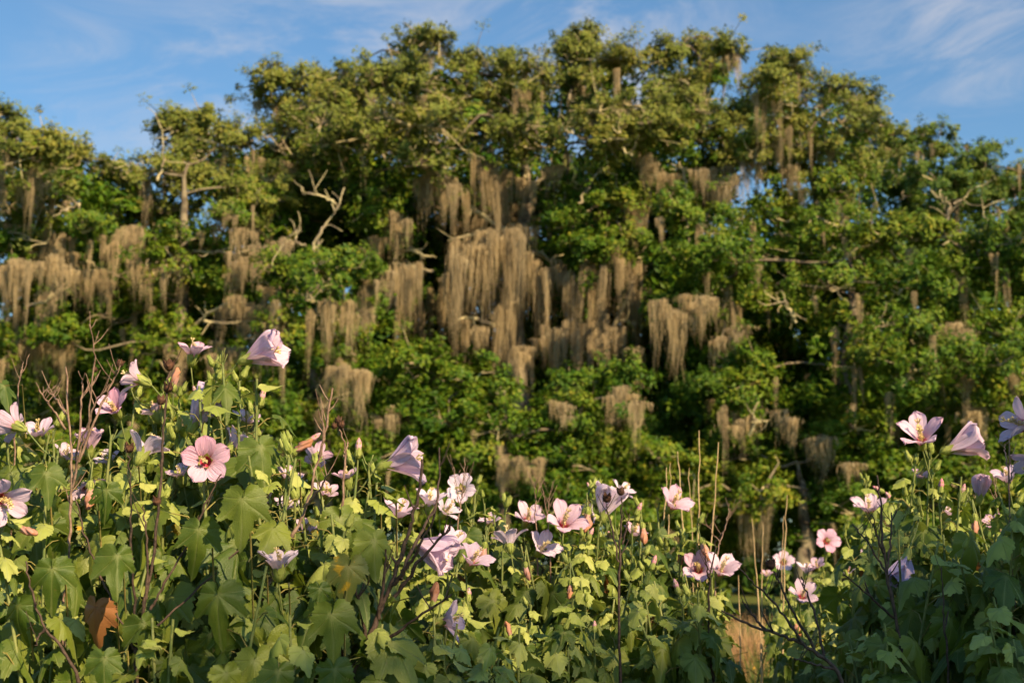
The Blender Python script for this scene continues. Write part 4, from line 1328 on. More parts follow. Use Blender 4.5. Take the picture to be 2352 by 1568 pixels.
p.flower(318, 1058, 3.3, 90, (0.45, 0.70, -0.35), 'half', WH, st_off=(-0.03, 0.05))
p.fill(5, 330, 60, 1040, 120, 3.55, buds=4)
p.big_leaf(300, 1075, 3.4, 80, (-.5, -.6, .3), (0.0, .7, .7))
p = Plant('hibiscus with the wide open pink bloom showing a red eye, facing the viewer', 490, 3.35)
p.flower(474, 1062, 3.3, 104, (0.10, 0.06, 1.0), 'wide', RO, twist=0.1, st_off=(0.0, 0.10))
p.flower(520, 1040, 3.45, 80, (0.5, 0.4, -0.3), 'half', PA)
p.fill(6, 480, 75, 975, 190, 3.55, buds=4)
p.flower(560, 985, 3.65, 58, (0.3, 0.6, 0.4), 'half', PA)
p.flower(420, 1110, 3.6, 54, (-0.2, 0.6, 0.5), 'half', LI)
p = Plant('hibiscus with broad drooping leaves right of the wide open pink bloom', 610, 3.3)
p.big_leaf(600, 1025, 3.25, 120, (0.25, -1, .2), (0.35, .4, .9))
p.big_leaf(655, 1060, 3.3, 90, (0.3, -1, .2), (0.5, .3, .8))
p.flower(655, 1120, 3.5, 60, (0.3, .5, .4), 'half', PA)
p.fill(5, 620, 60, 985, 170, 3.45, buds=4)
p.flower(620, 1165, 3.6, 50, (-0.3, 0.4, 0.7), 'half', WH)
p = Plant('hibiscus with a folded pinkish spent bloom and a bright pink bud', 700, 3.55)
p.wilted(668, 1045, 3.5, 62, (0.75, 0.55, 0.2), st_off=(0, -.03))
p.pinkbud(700, 1022, 3.5, (0.8, 0.6, 0.1))
p.flower(725, 1060, 3.75, 62, (0.0, 0.3, -0.8), 'half', PK)
p.flower(655, 1185, 3.7, 60, (0.2, .6, .5), 'half', WH)
p.fill(5, 700, 60, 1040, 170, 3.65, buds=4)
p.flower(745, 1150, 3.8, 56, (0.2, 0.5, 0.6), 'half', PA)
p.flower(695, 1235, 3.7, 52, (0.3, 0.5, 0.5), 'half', LI)
p = Plant('hibiscus with very large lobed leaves below the wide open pink bloom', 530, 3.0)
p.big_leaf(555, 1145, 2.95, 130, (0.05, -1, .2), (0.15, .35, .95), LEAF[0])
p.big_leaf(455, 1215, 3.0, 115, (0.0, -1, .2), (0.25, .4, .9), LEAF[3])
p.big_leaf(500, 1365, 2.9, 130, (0.05, -1, .2), (-0.05, .35, .95), LEAF[6])
p.big_leaf(570, 1290, 3.0, 110, (0.1, -1, .2), (0.5, .3, .8), LEAF[1])
p.fill(3, 520, 90, 1230, 200, 3.1, leaf_scale=1.05, buds=1)
p = Plant('shaded hibiscus in the lower left corner with a lilac bloom cut by the border', 90, 3.05)
p.flower(-8, 1140, 3.0, 95, (0.6, -0.15, 0.6), 'half', LI)
p.wilted(35, 1205, 3.05, 62, (0.9, -0.45, 0.2))
p.big_leaf(120, 1305, 3.0, 110, (0.1, -1, .2), (0.2, .45, .9))
p.big_leaf(105, 1085, 3.1, 90, (0.25, -.9, .2), (0.3, .5, .8))
p.big_leaf(40, 1390, 3.0, 100, (-.1, -1, .1), (-.2, .3, .9))
p.fill(5, 80, 110, 1140, 260, 3.15, buds=1)
p = Plant('shaded broad leaved hibiscus under the dark branching dead stem', 290, 3.0)
p.big_leaf(270, 1275, 2.95, 110, (0.15, -1, .2), (0.3, .4, .9))
p.big_leaf(245, 1125, 3.1, 80, (0.05, -1, .2), (0.2, .3, .9))
p.big_leaf(240, 1510, 2.9, 95, (0.1, -1, .2), (0.1, .5, .9), LEAF[2])
p.big_leaf(222, 1395, 3.0, 100, (-0.15, -1, .1), (0, .3, .9), LEAF_DRY)
p.big_leaf(330, 1430, 3.0, 100, (0.3, -1, .1), (0.3, .3, .9))
p.fill(5, 300, 110, 1190, 260, 3.15, buds=1)
p = Plant('hibiscus with a pale bloom of upright petals half shaded by its leaves', 655, 3.1)
p.flower(640, 1325, 3.15, 85, (0.05, 0.75, 0.35), 'half', WH)
p.big_leaf(665, 1350, 3.0, 130, (-0.05, -1, .2), (0.1, .5, .9), LEAF[4])
p.big_leaf(735, 1350, 3.05, 62, (-0.05, -1, .2), (0.2, .4, .9), LEAF[4])
p.big_leaf(590, 1300, 3.05, 90, (0.3, -1, .1), (.6, .2, .8))
p.fill(4, 650, 80, 1230, 220, 3.2, buds=1)
p = Plant('hibiscus with one large violet trumpet bloom pointing right, and a pink bud', 830, 3.4)
p.flower(878, 1072, 3.4, 98, (0.93, 0.28, 0.10), 'trumpet', LI, st_off=(-0.04, 0.07), twist=0.5)
p.pinkbud(822, 1052, 3.4, (0.05, 1, 0.1))
p.flower(800, 1120, 3.55, 58, (-0.1, 0.6, 0.3), 'half', PK)
p.big_leaf(850, 1115, 3.35, 70, (0.2, -1, .2), (0.1, .5, .8))
p.big_leaf(890, 1160, 3.3, 95, (0.45, -.9, .2), (0.5, .6, .6))
p.big_leaf(780, 1190, 3.3, 120, (0.35, -.8, .3), (0.2, .65, .75))
p.stem(at(845, 1065, 3.4), buds=5)
p.fill(5, 820, 60, 1095, 170, 3.5, buds=3)
p = Plant('hibiscus with a half yellow leaf and broad lit leaves along the lower border', 770, 3.05)
p.big_leaf(800, 1300, 3.05, 110, (0.05, -1, .2), (0.2, .4, .9), LEAF_YELLOW)
p.big_leaf(760, 1410, 2.95, 125, (0.15, -1, .2), (0.15, .5, .9), LEAF[0])
p.big_leaf(860, 1240, 3.15, 105, (0.15, -1, .2), (0.3, .3, .9))
p.big_leaf(770, 1535, 2.85, 100, (0.05, -1, .2), (0.15, .5, .9))
p.fill(4, 800, 80, 1250, 230, 3.2, buds=1)
p = Plant('low hibiscus stem with maple shaped leaves touching the lower border', 640, 2.8)
p.big_leaf(640, 1540, 2.75, 105, (-0.05, -1, .25), (0.1, .6, .85), LEAF[5])
p.big_leaf(520, 1545, 2.8, 90, (0.3, -1, .25), (0.5, .5, .8))
p.fill(1, 620, 90, 1450, 100, 2.95, buds=0)
# --- middle group
p = Plant('hibiscus with pale blooms behind thin brown stalks, left of the low middle flowers', 950, 4.5)
p.flower(985, 1175, 4.5, 72, (0.1, 0.7, 0.5), 'half', WH)
p.flower(908, 1200, 4.3, 75, (0.3, 0.6, 0.4), 'half', LI)
p.flower(868, 1222, 4.2, 58, (-.5, -.3, .5), 'closing', PA)
p.fill(9, 930, 80, 1160, 150, 4.5, buds=4)
p.flower(1015, 1185, 4.7, 58, (0.5, 0.4, 0.5), 'half', WH)
p = Plant('hibiscus with a white red-eyed bloom beside yellow green buds and straw stalks', 1065, 4.8)
p.flower(1062, 1128, 4.8, 66, (-0.15, 0.25, 0.9), 'wide', WH)
p.stem(at(1092, 1120, 4.8), buds=7)
p.wilted(1115, 1245, 4.6, 50, (-.2, -1, .2))
p.fill(9, 1080, 75, 1145, 170, 4.8, buds=4)
p.flower(1130, 1215, 5.0, 48, (-0.2, 0.6, 0.5), 'half', PA)
p = Plant('hibiscus with three violet blooms in shade leaning to the right', 1010, 4.0)
p.flower(950, 1245, 4.0, 100, (0.85, -0.35, 0.25), 'trumpet', LI, st_off=(-.05, .02))
p.flower(1030, 1270, 4.1, 75, (0.4, 0.6, 0.5), 'half', LI)
p.flower(1075, 1305, 4.0, 75, (0.45, 0.55, 0.55), 'half', LI)
p.fill(9, 1000, 80, 1265, 190, 4.1, buds=3)
p = Plant('shaded hibiscus with a lilac bloom opening right below an orange folded one', 1000, 3.7)
p.flower(1003, 1430, 3.7, 82, (0.92, 0.15, 0.35), 'half', LI, st_off=(-.04, .05))
p.wilted(995, 1400, 3.65, 62, (0.0, 1, 0.1))
p.wilted(872, 1330, 3.6, 45, (0.2, .9, .1))
p.fill(10, 980, 110, 1345, 170, 3.8, buds=2)
p = Plant('hibiscus with three white blooms around a tall pale bud cluster', 1200, 4.7)
p.flower(1205, 1205, 4.7, 66, (0.25, 0.45, 0.75), 'half', PA)
p.flower(1172, 1262, 4.6, 72, (-0.15, 0.65, -0.2), 'half', WH)
p.flower(1235, 1272, 4.6, 70, (0.3, 0.3, 0.6), 'half', WH)
p.stem(at(1160, 1165, 4.8), buds=8)
p.wilted(1207, 1290, 4.5, 42, (0, -1, .2))
p.fill(9, 1190, 65, 1210, 170, 4.7, buds=4)
p = Plant('hibiscus with a red-eyed pink bloom of five separate petals in mid bed', 1300, 4.7)
p.flower(1291, 1215, 4.6, 84, (0.15, 0.40, 0.85), 'half', PK, twist=0.9)
p.wilted(1350, 1165, 4.7, 58, (0.05, -1, .2))
p.fill(10, 1310, 60, 1215, 170, 4.7, buds=4)
p = Plant('hibiscus with tall white trumpet blooms stacked above yellow green buds', 1400, 4.8)
p.flower(1385, 1190, 4.7, 80, (0.25, 0.95, 0.05), 'trumpet', WH, st_off=(0.02, .05))
p.flower(1375, 1190, 4.9, 55, (-0.75, 0.1, 0.5), 'half', WH)
p.flower(1418, 1140, 4.85, 50, (0.6, 0.5, 0.5), 'half', WH)
p.stem(at(1365, 1130, 4.85), buds=8)
p.pinkbud(1460, 1185, 4.7, (.4, .9, .1))
p.wilted(1475, 1200, 4.7, 50, (.1, -1, .2))
p.fill(10, 1420, 60, 1190, 180, 4.8, buds=5)
p.flower(1450, 1240, 4.8, 50, (0.3, 0.6, 0.4), 'half', PK)
p = Plant('hibiscus with a pink bloom among straw reeds', 1545, 5.0)
p.flower(1535, 1172, 5.0, 78, (0.35, 0.45, 0.75), 'half', PK, st_off=(-.02, .08))
p.stem(at(1510, 1165, 5.0), buds=5)
p.wilted(1565, 1245, 4.8, 52, (0, -1, .2))
p.wilted(1610, 1235, 4.7, 55, (.3, -1, .2))
p.fill(11, 1530, 75, 1205, 170, 5.0, buds=5)
p = Plant('hibiscus with two pink blooms side by side at the edge of the gap', 1620, 4.7)
p.flower(1604, 1315, 4.75, 74, (-0.1, 0.25, 0.85), 'half', PK)
p.flower(1650, 1328, 4.6, 76, (0.2, 0.55, 0.7), 'half', PA, st_off=(-.02, .08))
p.fill(8, 1610, 55, 1300, 160, 4.8, buds=4)
p = Plant('dark shaded hibiscus in front of the red-eyed middle bloom', 1250, 4.1)
p.fill(11, 1240, 90, 1350, 150, 4.1, leaf_scale=1.0, buds=2)
p.wilted(1170, 1470, 3.9, 45, (0, 1, .2))
p = Plant('dark shaded hibiscus around the black upright dead stem', 1420, 4.2)
p.fill(11, 1420, 95, 1330, 160, 4.2, buds=2)
p.wilted(1310, 1330, 4.3, 45, (0, -1, .2))
p = Plant('dark shaded hibiscus with violet buds before the gap', 1570, 4.2)
p.pinkbud(1495, 1310, 4.3, (.3, .9, .1))
p.pinkbud(1560, 1365, 4.2, (-.3, .9, .1))
p.fill(11, 1560, 80, 1340, 170, 4.2, buds=3)
p = Plant('low shaded hibiscus between the thick leaning dead stem and the lower border', 1110, 3.6)
p.fill(9, 1110, 110, 1430, 120, 3.7, buds=1)
# --- right group
p = Plant('distant hibiscus with one small pink bloom beside two straw reeds', 1800, 7.2)
p.flower(1797, 1295, 7.2, 46, (0.05, 0.35, 0.85), 'wide', PA)
p.flower(1850, 1325, 6.6, 45, (0.1, 0.8, 0.4), 'half', WH)
p.flower(1760, 1330, 7.4, 26, (0, .8, .5), 'half', PK)
p.fill(11, 1820, 55, 1305, 130, 7.0, dY=.8, buds=3)
p = Plant('distant hibiscus with a round red-eyed pink bloom held above its leaves', 1905, 7.2)
p.flower(1895, 1245, 7.0, 54, (0.15, 0.25, 0.95), 'wide', RO)
p.flower(1950, 1320, 6.6, 46, (-.2, .5, .7), 'half', PA)
p.fill(12, 1910, 65, 1275, 130, 7.0, dY=.8, buds=3)
p.flower(1965, 1290, 6.8, 44, (0.2, 0.4, 0.8), 'half', PA)
p.flower(1880, 1310, 6.6, 38, (-0.3, 0.5, 0.6), 'half', PK)
p = Plant('hibiscus with a pale upturned pink bloom next to the leaning black stem', 1990, 5.5)
p.flower(1998, 1185, 5.4, 68, (-0.15, 0.65, 0.6), 'half', PA)
p.stem(at(1990, 1110, 5.6), buds=8)
p.pinkbud(2030, 1130, 5.3, (-.8, .4, .2))
p.pinkbud(2050, 1155, 5.2, (-.5, .8, .2))
p.fill(10, 1990, 55, 1150, 190, 5.6, buds=4)
p = Plant('tallest hibiscus on the right, with an open red-eyed bloom and a pink trumpet', 2145, 4.4)
p.flower(2118, 1025, 4.35, 98, (-0.25, 0.50, 0.80), 'half', PK, twist=0.2, st_off=(0.03, .08))
p.flower(2172, 1035, 4.4, 90, (0.85, 0.35, 0.15), 'trumpet', PA, st_off=(-.04, .05), twist=0.5)
p.stem(at(2135, 1040, 4.4), buds=7)
p.flower(2112, 1112, 4.5, 46, (0.1, .7, .5), 'half', PK)
p.pinkbud(2205, 1145, 4.4, (.35, 1, .1))
p.pinkbud(2160, 1135, 4.3, (.1, 1, .1))
p.fill(10, 2140, 70, 1085, 200, 4.5, buds=4)
p.flower(2165, 1190, 4.8, 46, (0.3, 0.5, 0.5), 'half', PA)
p = Plant('hibiscus with slim violet pink blooms standing left of the border bloom', 2270, 5.0)
p.flower(2250, 1150, 5.0, 55, (0.05, 0.9, 0.3), 'closing', PK)
p.flower(2318, 1118, 4.9, 64, (-0.25, 0.7, 0.4), 'half', LI)
p.wilted(2238, 1180, 4.8, 50, (0, -1, .2))
p.fill(11, 2270, 80, 1130, 200, 5.0, buds=4)
p.flower(2285, 1215, 5.2, 46, (-0.3, 0.5, 0.5), 'half', PK)
p = Plant('hibiscus cut by the right border with two large violet blooms', 2365, 3.7)
p.flower(2372, 985, 3.7, 100, (-0.85, 0.25, 0.2), 'half', LI, st_off=(0.06, .08))
p.flower(2380, 1040, 3.8, 80, (-0.6, -0.5, 0.5), 'half', LI, st_off=(0.05, .0))
p.fill(6, 2350, 60, 1120, 220, 3.9, buds=3)
p = Plant('hibiscus with a lilac bloom shadowed by the long leaning dead stem', 1850, 5.2)
p.flower(1838, 1378, 5.1, 60, (0.1, 0.4, 0.85), 'half', LI)
p.wilted(1820, 1420, 5.2, 45, (.3, -.9, .2))
p.fill(10, 1870, 75, 1370, 150, 5.3, buds=2)
p = Plant('dark shaded hibiscus with one hanging greyish violet bloom', 2070, 4.2)
p.flower(2085, 1270, 4.2, 75, (-0.35, -0.8, 0.3), 'closing', LI, st_off=(.03, -.06))
p.big_leaf(2040, 1190, 4.1, 85, (.1, -.8, .4), (.3, .7, .6))
p.fill(12, 2060, 75, 1190, 240, 4.3, buds=2)
p = Plant('dark shaded hibiscus with broad leaves right of the leaning black stem', 2210, 4.0)
p.big_leaf(2190, 1320, 3.9, 110, (-.1, -1, .3), (.2, .6, .8), LEAF[4])
p.big_leaf(2230, 1240, 3.95, 100, (.1, -1, .3), (.3, .5, .8), LEAF[9])
p.fill(12, 2210, 75, 1200, 250, 4.1, leaf_scale=1.1, buds=2)
p = Plant('dark shaded hibiscus in the lower right corner', 2330, 3.7)
p.fill(11, 2320, 70, 1230, 260, 3.8, leaf_scale=1.1, buds=1)
p = Plant('low shaded hibiscus with a rosette of broad leaves at the lower border', 2060, 3.8)
p.big_leaf(2030, 1480, 3.7, 95, (-.2, -.9, .5), (.1, .8, .6), LEAF[4])
p.big_leaf(2100, 1470, 3.7, 95, (.5, -.8, .3), (.3, .7, .6), LEAF[9])
p.fill(8, 2040, 110, 1400, 120, 3.9, buds=1)
p = Plant('small shaded hibiscus below the fan of leaning dead branches', 1930, 4.6)
p.fill(8, 1930, 70, 1440, 100, 4.6, buds=1)

# blooms are held clear of the leaves around them
bpy.context.view_layer.update()
drop = []
lv = [o for o in COL.objects if o.name.split('.')[0] in ('leaf', 'bud')]
isl = np.array([o.name.startswith('leaf') for o in lv])
smp = np.array([[np.array(o.matrix_world @ Vector((0, f, 0))) if l else np.array(o.matrix_world.translation) for f in (0.1, 0.45, 0.85)] for o, l in zip(lv, isl)])
szs = np.array([o.matrix_world.to_scale()[0] if l else 0.03 for o, l in zip(lv, isl)])
ctr = smp[:, 1]
uvp = proj(ctr)
for (px, py, Y, wd) in BLOOMS:
    hit = np.zeros(len(lv), bool)
    for k in range(3):
        q = proj(smp[:, k])
        rr = wd * 0.50 + szs * (0.12, 0.28, 0.06)[k] * F0 / smp[:, k, 1]
        hit |= (smp[:, k, 1] < Y + 0.01) & (smp[:, k, 1] > Y - 0.9) & (np.hypot(q[:, 0] - px, q[:, 1] - py) < rr)
    drop += list(np.nonzero(hit)[0])
drop += list(np.nonzero((uvp[:, 0] > 1694) & (uvp[:, 0] < 1762) & (uvp[:, 1] > 1295) & (ctr[:, 1] < 9))[0])
drop = sorted(set(drop))
drop = [lv[i] for i in drop]
bpy.data.batch_remove(drop)

# ------------------------------------------------------------------ dead stalks, reeds, tufts
rng = np.random.default_rng(321)


def dead_stalk(label, Y, runs, caps=(), mat='dead', r0=0.0052, twigs=0):
    """runs: polylines in picture coordinates, the first one rooted in the ground."""
    x, y = runs[0][0]
    q = at(x, y, Y)
    b = np.array([q[0] + 0.02, Y, 0.0])
    root = bpy.data.objects.new('dead_stalk', None)
    COL.objects.link(root)
    root.location = b
    tag(root, label, 'dead stalk', 'dead stalks standing in the flower bed')
    for i, run in enumerate(runs):
        d0, d1 = (0, 0) if i == 0 else (0, rng.normal() * 0.07)
        pts = [at(px, py, Y + d0 + (d1 - d0) * j / max(1, len(run) - 1)) for j, (px, py) in enumerate(run)]
        if i == 0:
            pts = [b.copy()] + pts
        pts = np.array(pts)
        tt = np.linspace(0, len(pts) - 1, 5 * len(pts))
        sm = np.stack([np.interp(tt, np.arange(len(pts)), pts[:, k]) for k in range(3)], 1)
        ker = np.array([.25, .5, .25])
        for _ in range(2):
            sm[1:-1] = sm[:-2] * .25 + sm[1:-1] * .5 + sm[2:] * .25
        sm[1:] += rng.normal(size=(len(sm) - 1, 3)) * 0.0016
        r_a = r0 if i == 0 else r0 * 0.62
        rad = np.linspace(r_a, r_a * (0.38 if i == 0 else 0.42), len(sm)) * (1 + 0.10 * rng.normal(size=len(sm)))
        mb = MB()
        mb.tube(sm - b, np.abs(rad), 7)
        nm = 'main_stem' if i == 0 else 'side_stem'
        st = obj(nm, mb.mesh(nm, M[mat]), root)
        for _ in range(twigs):
            k = rng.integers(len(sm) // 2, len(sm) - 1)
            a = rng.choice([-1, 1]) * rng.uniform(0.25, 0.6)
            L = rng.uniform(0.02, 0.07)
            e = sm[k] + np.array([math.sin(a) * L, rng.normal() * 0.02, math.cos(a) * L])
            V, Fq = tube(np.array([sm[k], (sm[k] + e) / 2 + np.array([0, 0, -0.004]), e]) - b, [rad[k] * 0.6, rad[k] * .5, 0.0007], 5)
            obj('twig', mesh_np('twig', V, Fq, M[mat], smooth=True), st)
    for (px, py, s) in caps:
        o = obj('seed_capsule', CAPS[rng.integers(3)], root)
        o.matrix_basis = basis(norm(np.array([rng.normal() * .3, rng.normal() * .3, 1])), rng.uniform(0, 6), s * 0.8, at(px, py, Y) - b)


dead_stalk('tall reddish brown dead stem with many forks among the left hibiscus', 3.05,
           [[(312, 1568), (316, 1500), (321, 1428), (333, 1383), (354, 1263), (369, 1098), (378, 981), (386, 870), (392, 845)],
            [(312, 1500), (306, 1485), (262, 1390), (216, 1290), (190, 1205), (172, 1140)],
            [(314, 1450), (309, 1383), (302, 1240), (299, 1100), (295, 1045)], [(345, 1400), (366, 1359), (435, 1242), (480, 1143), (505, 1090)],
            [(322, 1480), (330, 1464), (420, 1386), (549, 1263), (610, 1205)], [(336, 1375), (340, 1290), (334, 1200), (330, 1160)]],
           caps=[(388, 850, 1.25), (384, 900, 1.1), (368, 928, 1.0), (294, 1038, 1.1), (358, 1160, 1.0)], twigs=2)
dead_stalk('pale weathered dead stem with bare spiky tips at the left border', 3.3,
           [[(141, 1568), (147, 1368), (156, 1308), (162, 1190), (165, 1104), (160, 1000), (152, 842)],
            [(166, 1120), (190, 1010), (205, 960), (217, 816), (207, 746)], [(175, 1060), (186, 960), (190, 885), (187, 870)], [(150, 985), (118, 935), (88, 895)],
            [(180, 1060), (239, 917), (264, 862), (272, 846)], [(196, 1010), (215, 930), (250, 890)], [(150, 950), (128, 915), (106, 892)]],
           caps=[(272, 842, 0.95), (221, 853, .6)], mat='dead_tan', r0=0.0050, twigs=6)
dead_stalk('slim dead twig with forked tip close to the left border', 3.6, [[(30, 1100), (36, 980), (41, 881), (66, 815)], [(45, 870), (52, 840), (55, 830)]], mat='dead_tan', r0=0.003, twigs=2)
dead_stalk('thin dark dead stem crossing the lower left corner', 3.0, [[(192, 1568), (150, 1500), (102, 1443), (66, 1338), (60, 1290)], [(102, 1443), (80, 1480)]], r0=0.0045, twigs=1)
dead_stalk('long slanting brown dead stem with tan tip right of the broad leaves', 3.2,
           [[(540, 1568), (569, 1465), (586, 1415), (620, 1330), (654, 1256), (689, 1203), (711, 1131), (729, 1066), (749, 986), (764, 890)], [(700, 1165), (735, 1120), (760, 1085)], [(560, 1490), (600, 1440), (640, 1395)], [(735, 1050), (742, 1000), (740, 940)]],
           mat='dead_tan', r0=0.0058, twigs=4)
dead_stalk('brown stalk bearing three round seed capsules beside the violet trumpet', 3.35, [[(786, 1200), (789, 1091), (794, 1036), (783, 990), (776, 978)], [(790, 1050), (798, 1020), (800, 1015)]],
           caps=[(776, 972, .9), (785, 982, .9), (768, 984, .75)], mat='dead_tan', r0=0.0035, twigs=1)
dead_stalk('thick dark dead stem leaning right with a spray of bare branches', 3.2,
           [[(801, 1565), (836, 1490), (859, 1435), (886, 1370), (919, 1285), (944, 1203), (961, 1141), (971, 1053)], [(920, 1330), (939, 1278), (971, 1216), (1006, 1161), (1009, 1031)],
            [(905, 1370), (961, 1291), (1011, 1236), (1039, 1205)], [(841, 1507), (924, 1442), (1036, 1365)], [(841, 1470), (828, 1390), (809, 1327)], [(870, 1420), (880, 1340), (885, 1260)], [(895, 1350), (930, 1310), (960, 1260), (1000, 1180)]],
           r0=0.0078, twigs=3)
dead_stalk('black upright dead stem with two seed heads in the middle of the bed', 3.9,
           [[(1425, 1568), (1421, 1411), (1424, 1286), (1428, 1192), (1427, 1142)], [(1421, 1290), (1409, 1227), (1395, 1172), (1393, 1158)], [(1430, 1250), (1440, 1205), (1446, 1180)]],
           caps=[(1427, 1136, 1.1), (1393, 1152, 1.25)], r0=0.0048, twigs=2)
dead_stalk('thin black dead stem with forked top before the paired pink blooms', 4.0,
           [[(1640, 1568), (1630, 1480), (1627, 1411), (1628, 1326), (1644, 1272), (1641, 1240)], [(1629, 1330), (1622, 1295), (1621, 1270)], [(1632, 1500), (1618, 1440), (1598, 1390)]], r0=0.0045, twigs=2)
dead_stalk('fan of dark dead branches leaning left across the gap', 3.5,
           [[(1948, 1568), (1889, 1505), (1820, 1468), (1779, 1453), (1724, 1435), (1655, 1402)], [(1845, 1478), (1800, 1410), (1746, 1351), (1695, 1303)], [(1870, 1490), (1812, 1384), (1790, 1335), (1776, 1312)],
            [(1893, 1505), (1875, 1417), (1850, 1350), (1842, 1325)], [(1915, 1535), (1860, 1522), (1823, 1512)], [(1760, 1448), (1730, 1415), (1705, 1380)]],
           caps=[(1772, 1306, 1.25)], r0=0.0062, twigs=2)
dead_stalk('tall black dead stem in front of the right hibiscus group', 3.8,
           [[(2075, 1568), (2065, 1453), (2040, 1336), (2029, 1252), (2022, 1150), (2014, 1090)], [(2050, 1370), (2033, 1309), (1990, 1240), (1959, 1204)], [(2036, 1320), (2046, 1230), (2048, 1177)], [(2030, 1270), (2010, 1220), (2004, 1180)], [(2055, 1420), (2000, 1370), (1940, 1320)]],
           r0=0.0060, twigs=3)
dead_stalk('pale dead stalk in front of the border blooms on the right', 3.9, [[(2330, 1400), (2322, 1232), (2316, 1067), (2319, 998)], [(2317, 1080), (2308, 1035), (2306, 1020)], [(2320, 1110), (2330, 1060)]], mat='dead_tan', r0=0.0042, twigs=3)
dead_stalk('thin black dead stem near the right border', 3.7, [[(2180, 1568), (2170, 1450), (2168, 1380), (2160, 1300)], [(2170, 1440), (2190, 1360)]], r0=0.0038, twigs=1)
dead_stalk('dry tan stalk with plumed tip left of the red-eyed middle bloom', 4.6, [[(1235, 1300), (1231, 1200), (1229, 1140), (1228, 1105)], [(1230, 1150), (1236, 1120)]], mat='dead_tan', r0=0.0028, twigs=5)
dead_stalk('dry tan stalk with plumed tip leaning over the red-eyed middle bloom', 4.65, [[(1264, 1300), (1259, 1200), (1252, 1150), (1243, 1108)], [(1257, 1180), (1264, 1130)]], mat='dead_tan', r0=0.0028, twigs=5)
dead_stalk('dry forked stalk right of the reeds at the gap', 4.6, [[(1640, 1300), (1655, 1240), (1672, 1190), (1674, 1158)], [(1655, 1250), (1630, 1210), (1610, 1198)], [(1665, 1215), (1680, 1175)]], mat='dead_tan', r0=0.0028, twigs=4)
dead_stalk('dry tan stalks rising behind the white red-eyed bloom', 4.7, [[(1050, 1230), (1058, 1150), (1066, 1085), (1068, 1050)], [(1056, 1160), (1045, 1100), (1042, 1070)], [(1060, 1140), (1080, 1090)]], mat='dead_tan', r0=0.0026, twigs=5)
dead_stalk('leafless brown twig left of the violet border blooms', 5.2, [[(2300, 1230), (2290, 1150), (2284, 1110), (2278, 1075)], [(2290, 1160), (2272, 1120), (2262, 1085)]], mat='dead_tan', r0=0.003, twigs=4)


def reed(label, Y, run, r=0.0042):
    pts = [at(px, py, Y) for px, py in run]
    b = np.array([pts[0][0], Y, 0.0])
    pts = np.array([b] + pts)
    tt = np.linspace(0, len(pts) - 1, 14)
    sm = np.stack([np.interp(tt, np.arange(len(pts)), pts[:, k]) for k in range(3)], 1)
    sm[1:] += rng.normal(size=(13, 3)) * 0.0022
    rad = np.linspace(r, r * 0.45, 14) * (1 + 0.25 * (np.arange(14) % 3 == 0))
    mb = MB()
    mb.tube(sm - b, rad, 7)
    o = obj('dry_reed', mb.mesh('dry_reed', M['reed']))
    o.location = b
    tag(o, label, 'reed', 'straw coloured reeds beside the gap')


reed('tallest straw reed, standing straight right of the pink bloom', 5.6, [(1600, 1400), (1604, 1232), (1606, 1100), (1606, 988)])
reed('straw reed leaning right, second tallest of the reed stand', 5.5, [(1615, 1400), (1631, 1286), (1641, 1150), (1650, 1015)])
reed('straw reed rising right behind the pink bloom', 5.7, [(1578, 1400), (1570, 1200), (1563, 1110), (1556, 1035)])
reed('short straw reed at the left end of the reed stand', 5.6, [(1516, 1400), (1524, 1211), (1530, 1130), (1533, 1072)], 0.0035)
reed('thin straw reed touching the left side of the pink bloom', 5.8, [(1530, 1400), (1535, 1211), (1538, 1120), (1540, 1060)], 0.003)
reed('straw reed between the pink bloom and the tallest reed', 5.9, [(1593, 1400), (1589, 1240), (1585, 1150), (1582, 1075)], 0.003)
reed('straw reed standing alone in the dark gap', 6.5, [(1748, 1500), (1738, 1331), (1732, 1250), (1726, 1190)])
reed('thin straw reed beside the lone one in the dark gap', 6.8, [(1750, 1480), (1751, 1331), (1752, 1260), (1752, 1204)], 0.0032)
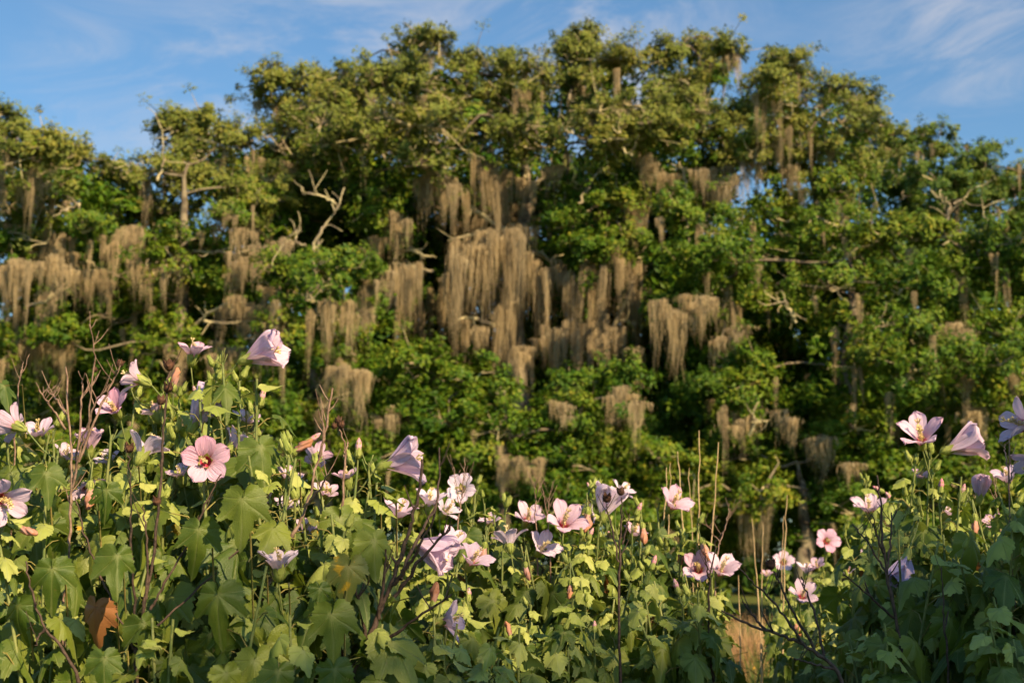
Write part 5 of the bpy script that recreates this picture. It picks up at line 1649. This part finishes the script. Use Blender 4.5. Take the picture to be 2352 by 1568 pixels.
reed('straw reed rising above the small distant pink bloom', 6.4, [(1796, 1480), (1800, 1331), (1804, 1220), (1807, 1136)])
reed('thinner straw reed close left of the distant pink bloom reed', 6.6, [(1792, 1480), (1795, 1331), (1797, 1250), (1799, 1185)], 0.0032)
reed('short straw reed at the lower end of the gap', 6.2, [(1703, 1540), (1700, 1450), (1697, 1380), (1696, 1320)], 0.0035)


def tuft(label, px, Y, n, h, spread, mat):
    b = at(px, 1300, Y)
    b[2] = 0
    a = rng.uniform(0, 6.28, n)
    rr = spread * np.sqrt(rng.uniform(0, 1, n))
    P = np.stack([rr * np.cos(a), rr * np.sin(a), np.zeros(n)], 1)
    V, Fq = blades(P, h, 0.005, 0.28)
    o = obj('grass_tuft', mesh_np('grass_tuft', V, Fq, M[mat]))
    o.location = b
    tag(o, label, 'grass tuft', 'dry grass tufts in the gap')


tuft('tan dry grass tuft standing in the gap between the hibiscus', 1695, 15.0, 900, 0.95, 0.36, 'drygrass')
tuft('smaller straw grass tuft right of the tan one in the gap', 1752, 16.5, 700, 0.85, 0.34, 'drygrass')
tuft('olive grass tuft by the small yellow flowers at the lower border', 1820, 14.0, 700, 0.75, 0.45, 'grass')
b = at(1835, 1300, 13.5)
b[2] = 0
root = bpy.data.objects.new('wildflower', None)
COL.objects.link(root)
root.location = b
tag(root, 'low plant with tiny orange yellow florets at the lower border', 'wildflower')
n = 40
P0 = np.stack([rng.normal(size=n) * .12, rng.normal(size=n) * .12, np.zeros(n)], 1)
P1 = P0 * 1.7 + np.array([0, 0, 1]) * rng.uniform(.45, .75, n)[:, None]
V, Fq = sticks(P0, P1, 0.004, 0.002)
tag(obj('stalks', mesh_np('stalks', V, Fq, M['grass']), root), kind='stuff')
fm = mesh_np('floret', *lathe([(0.001, 0), (0.012, 0.003), (0.019, 0.008), (0.012, 0.010), (0.001, 0.010)], 9, 0.15, 9), M['yellow'], smooth=True)
for q in P1:
    o = obj('floret', fm, root)
    o.location = q
    o.rotation_euler = (rng.normal() * .4, rng.normal() * .4, 0)
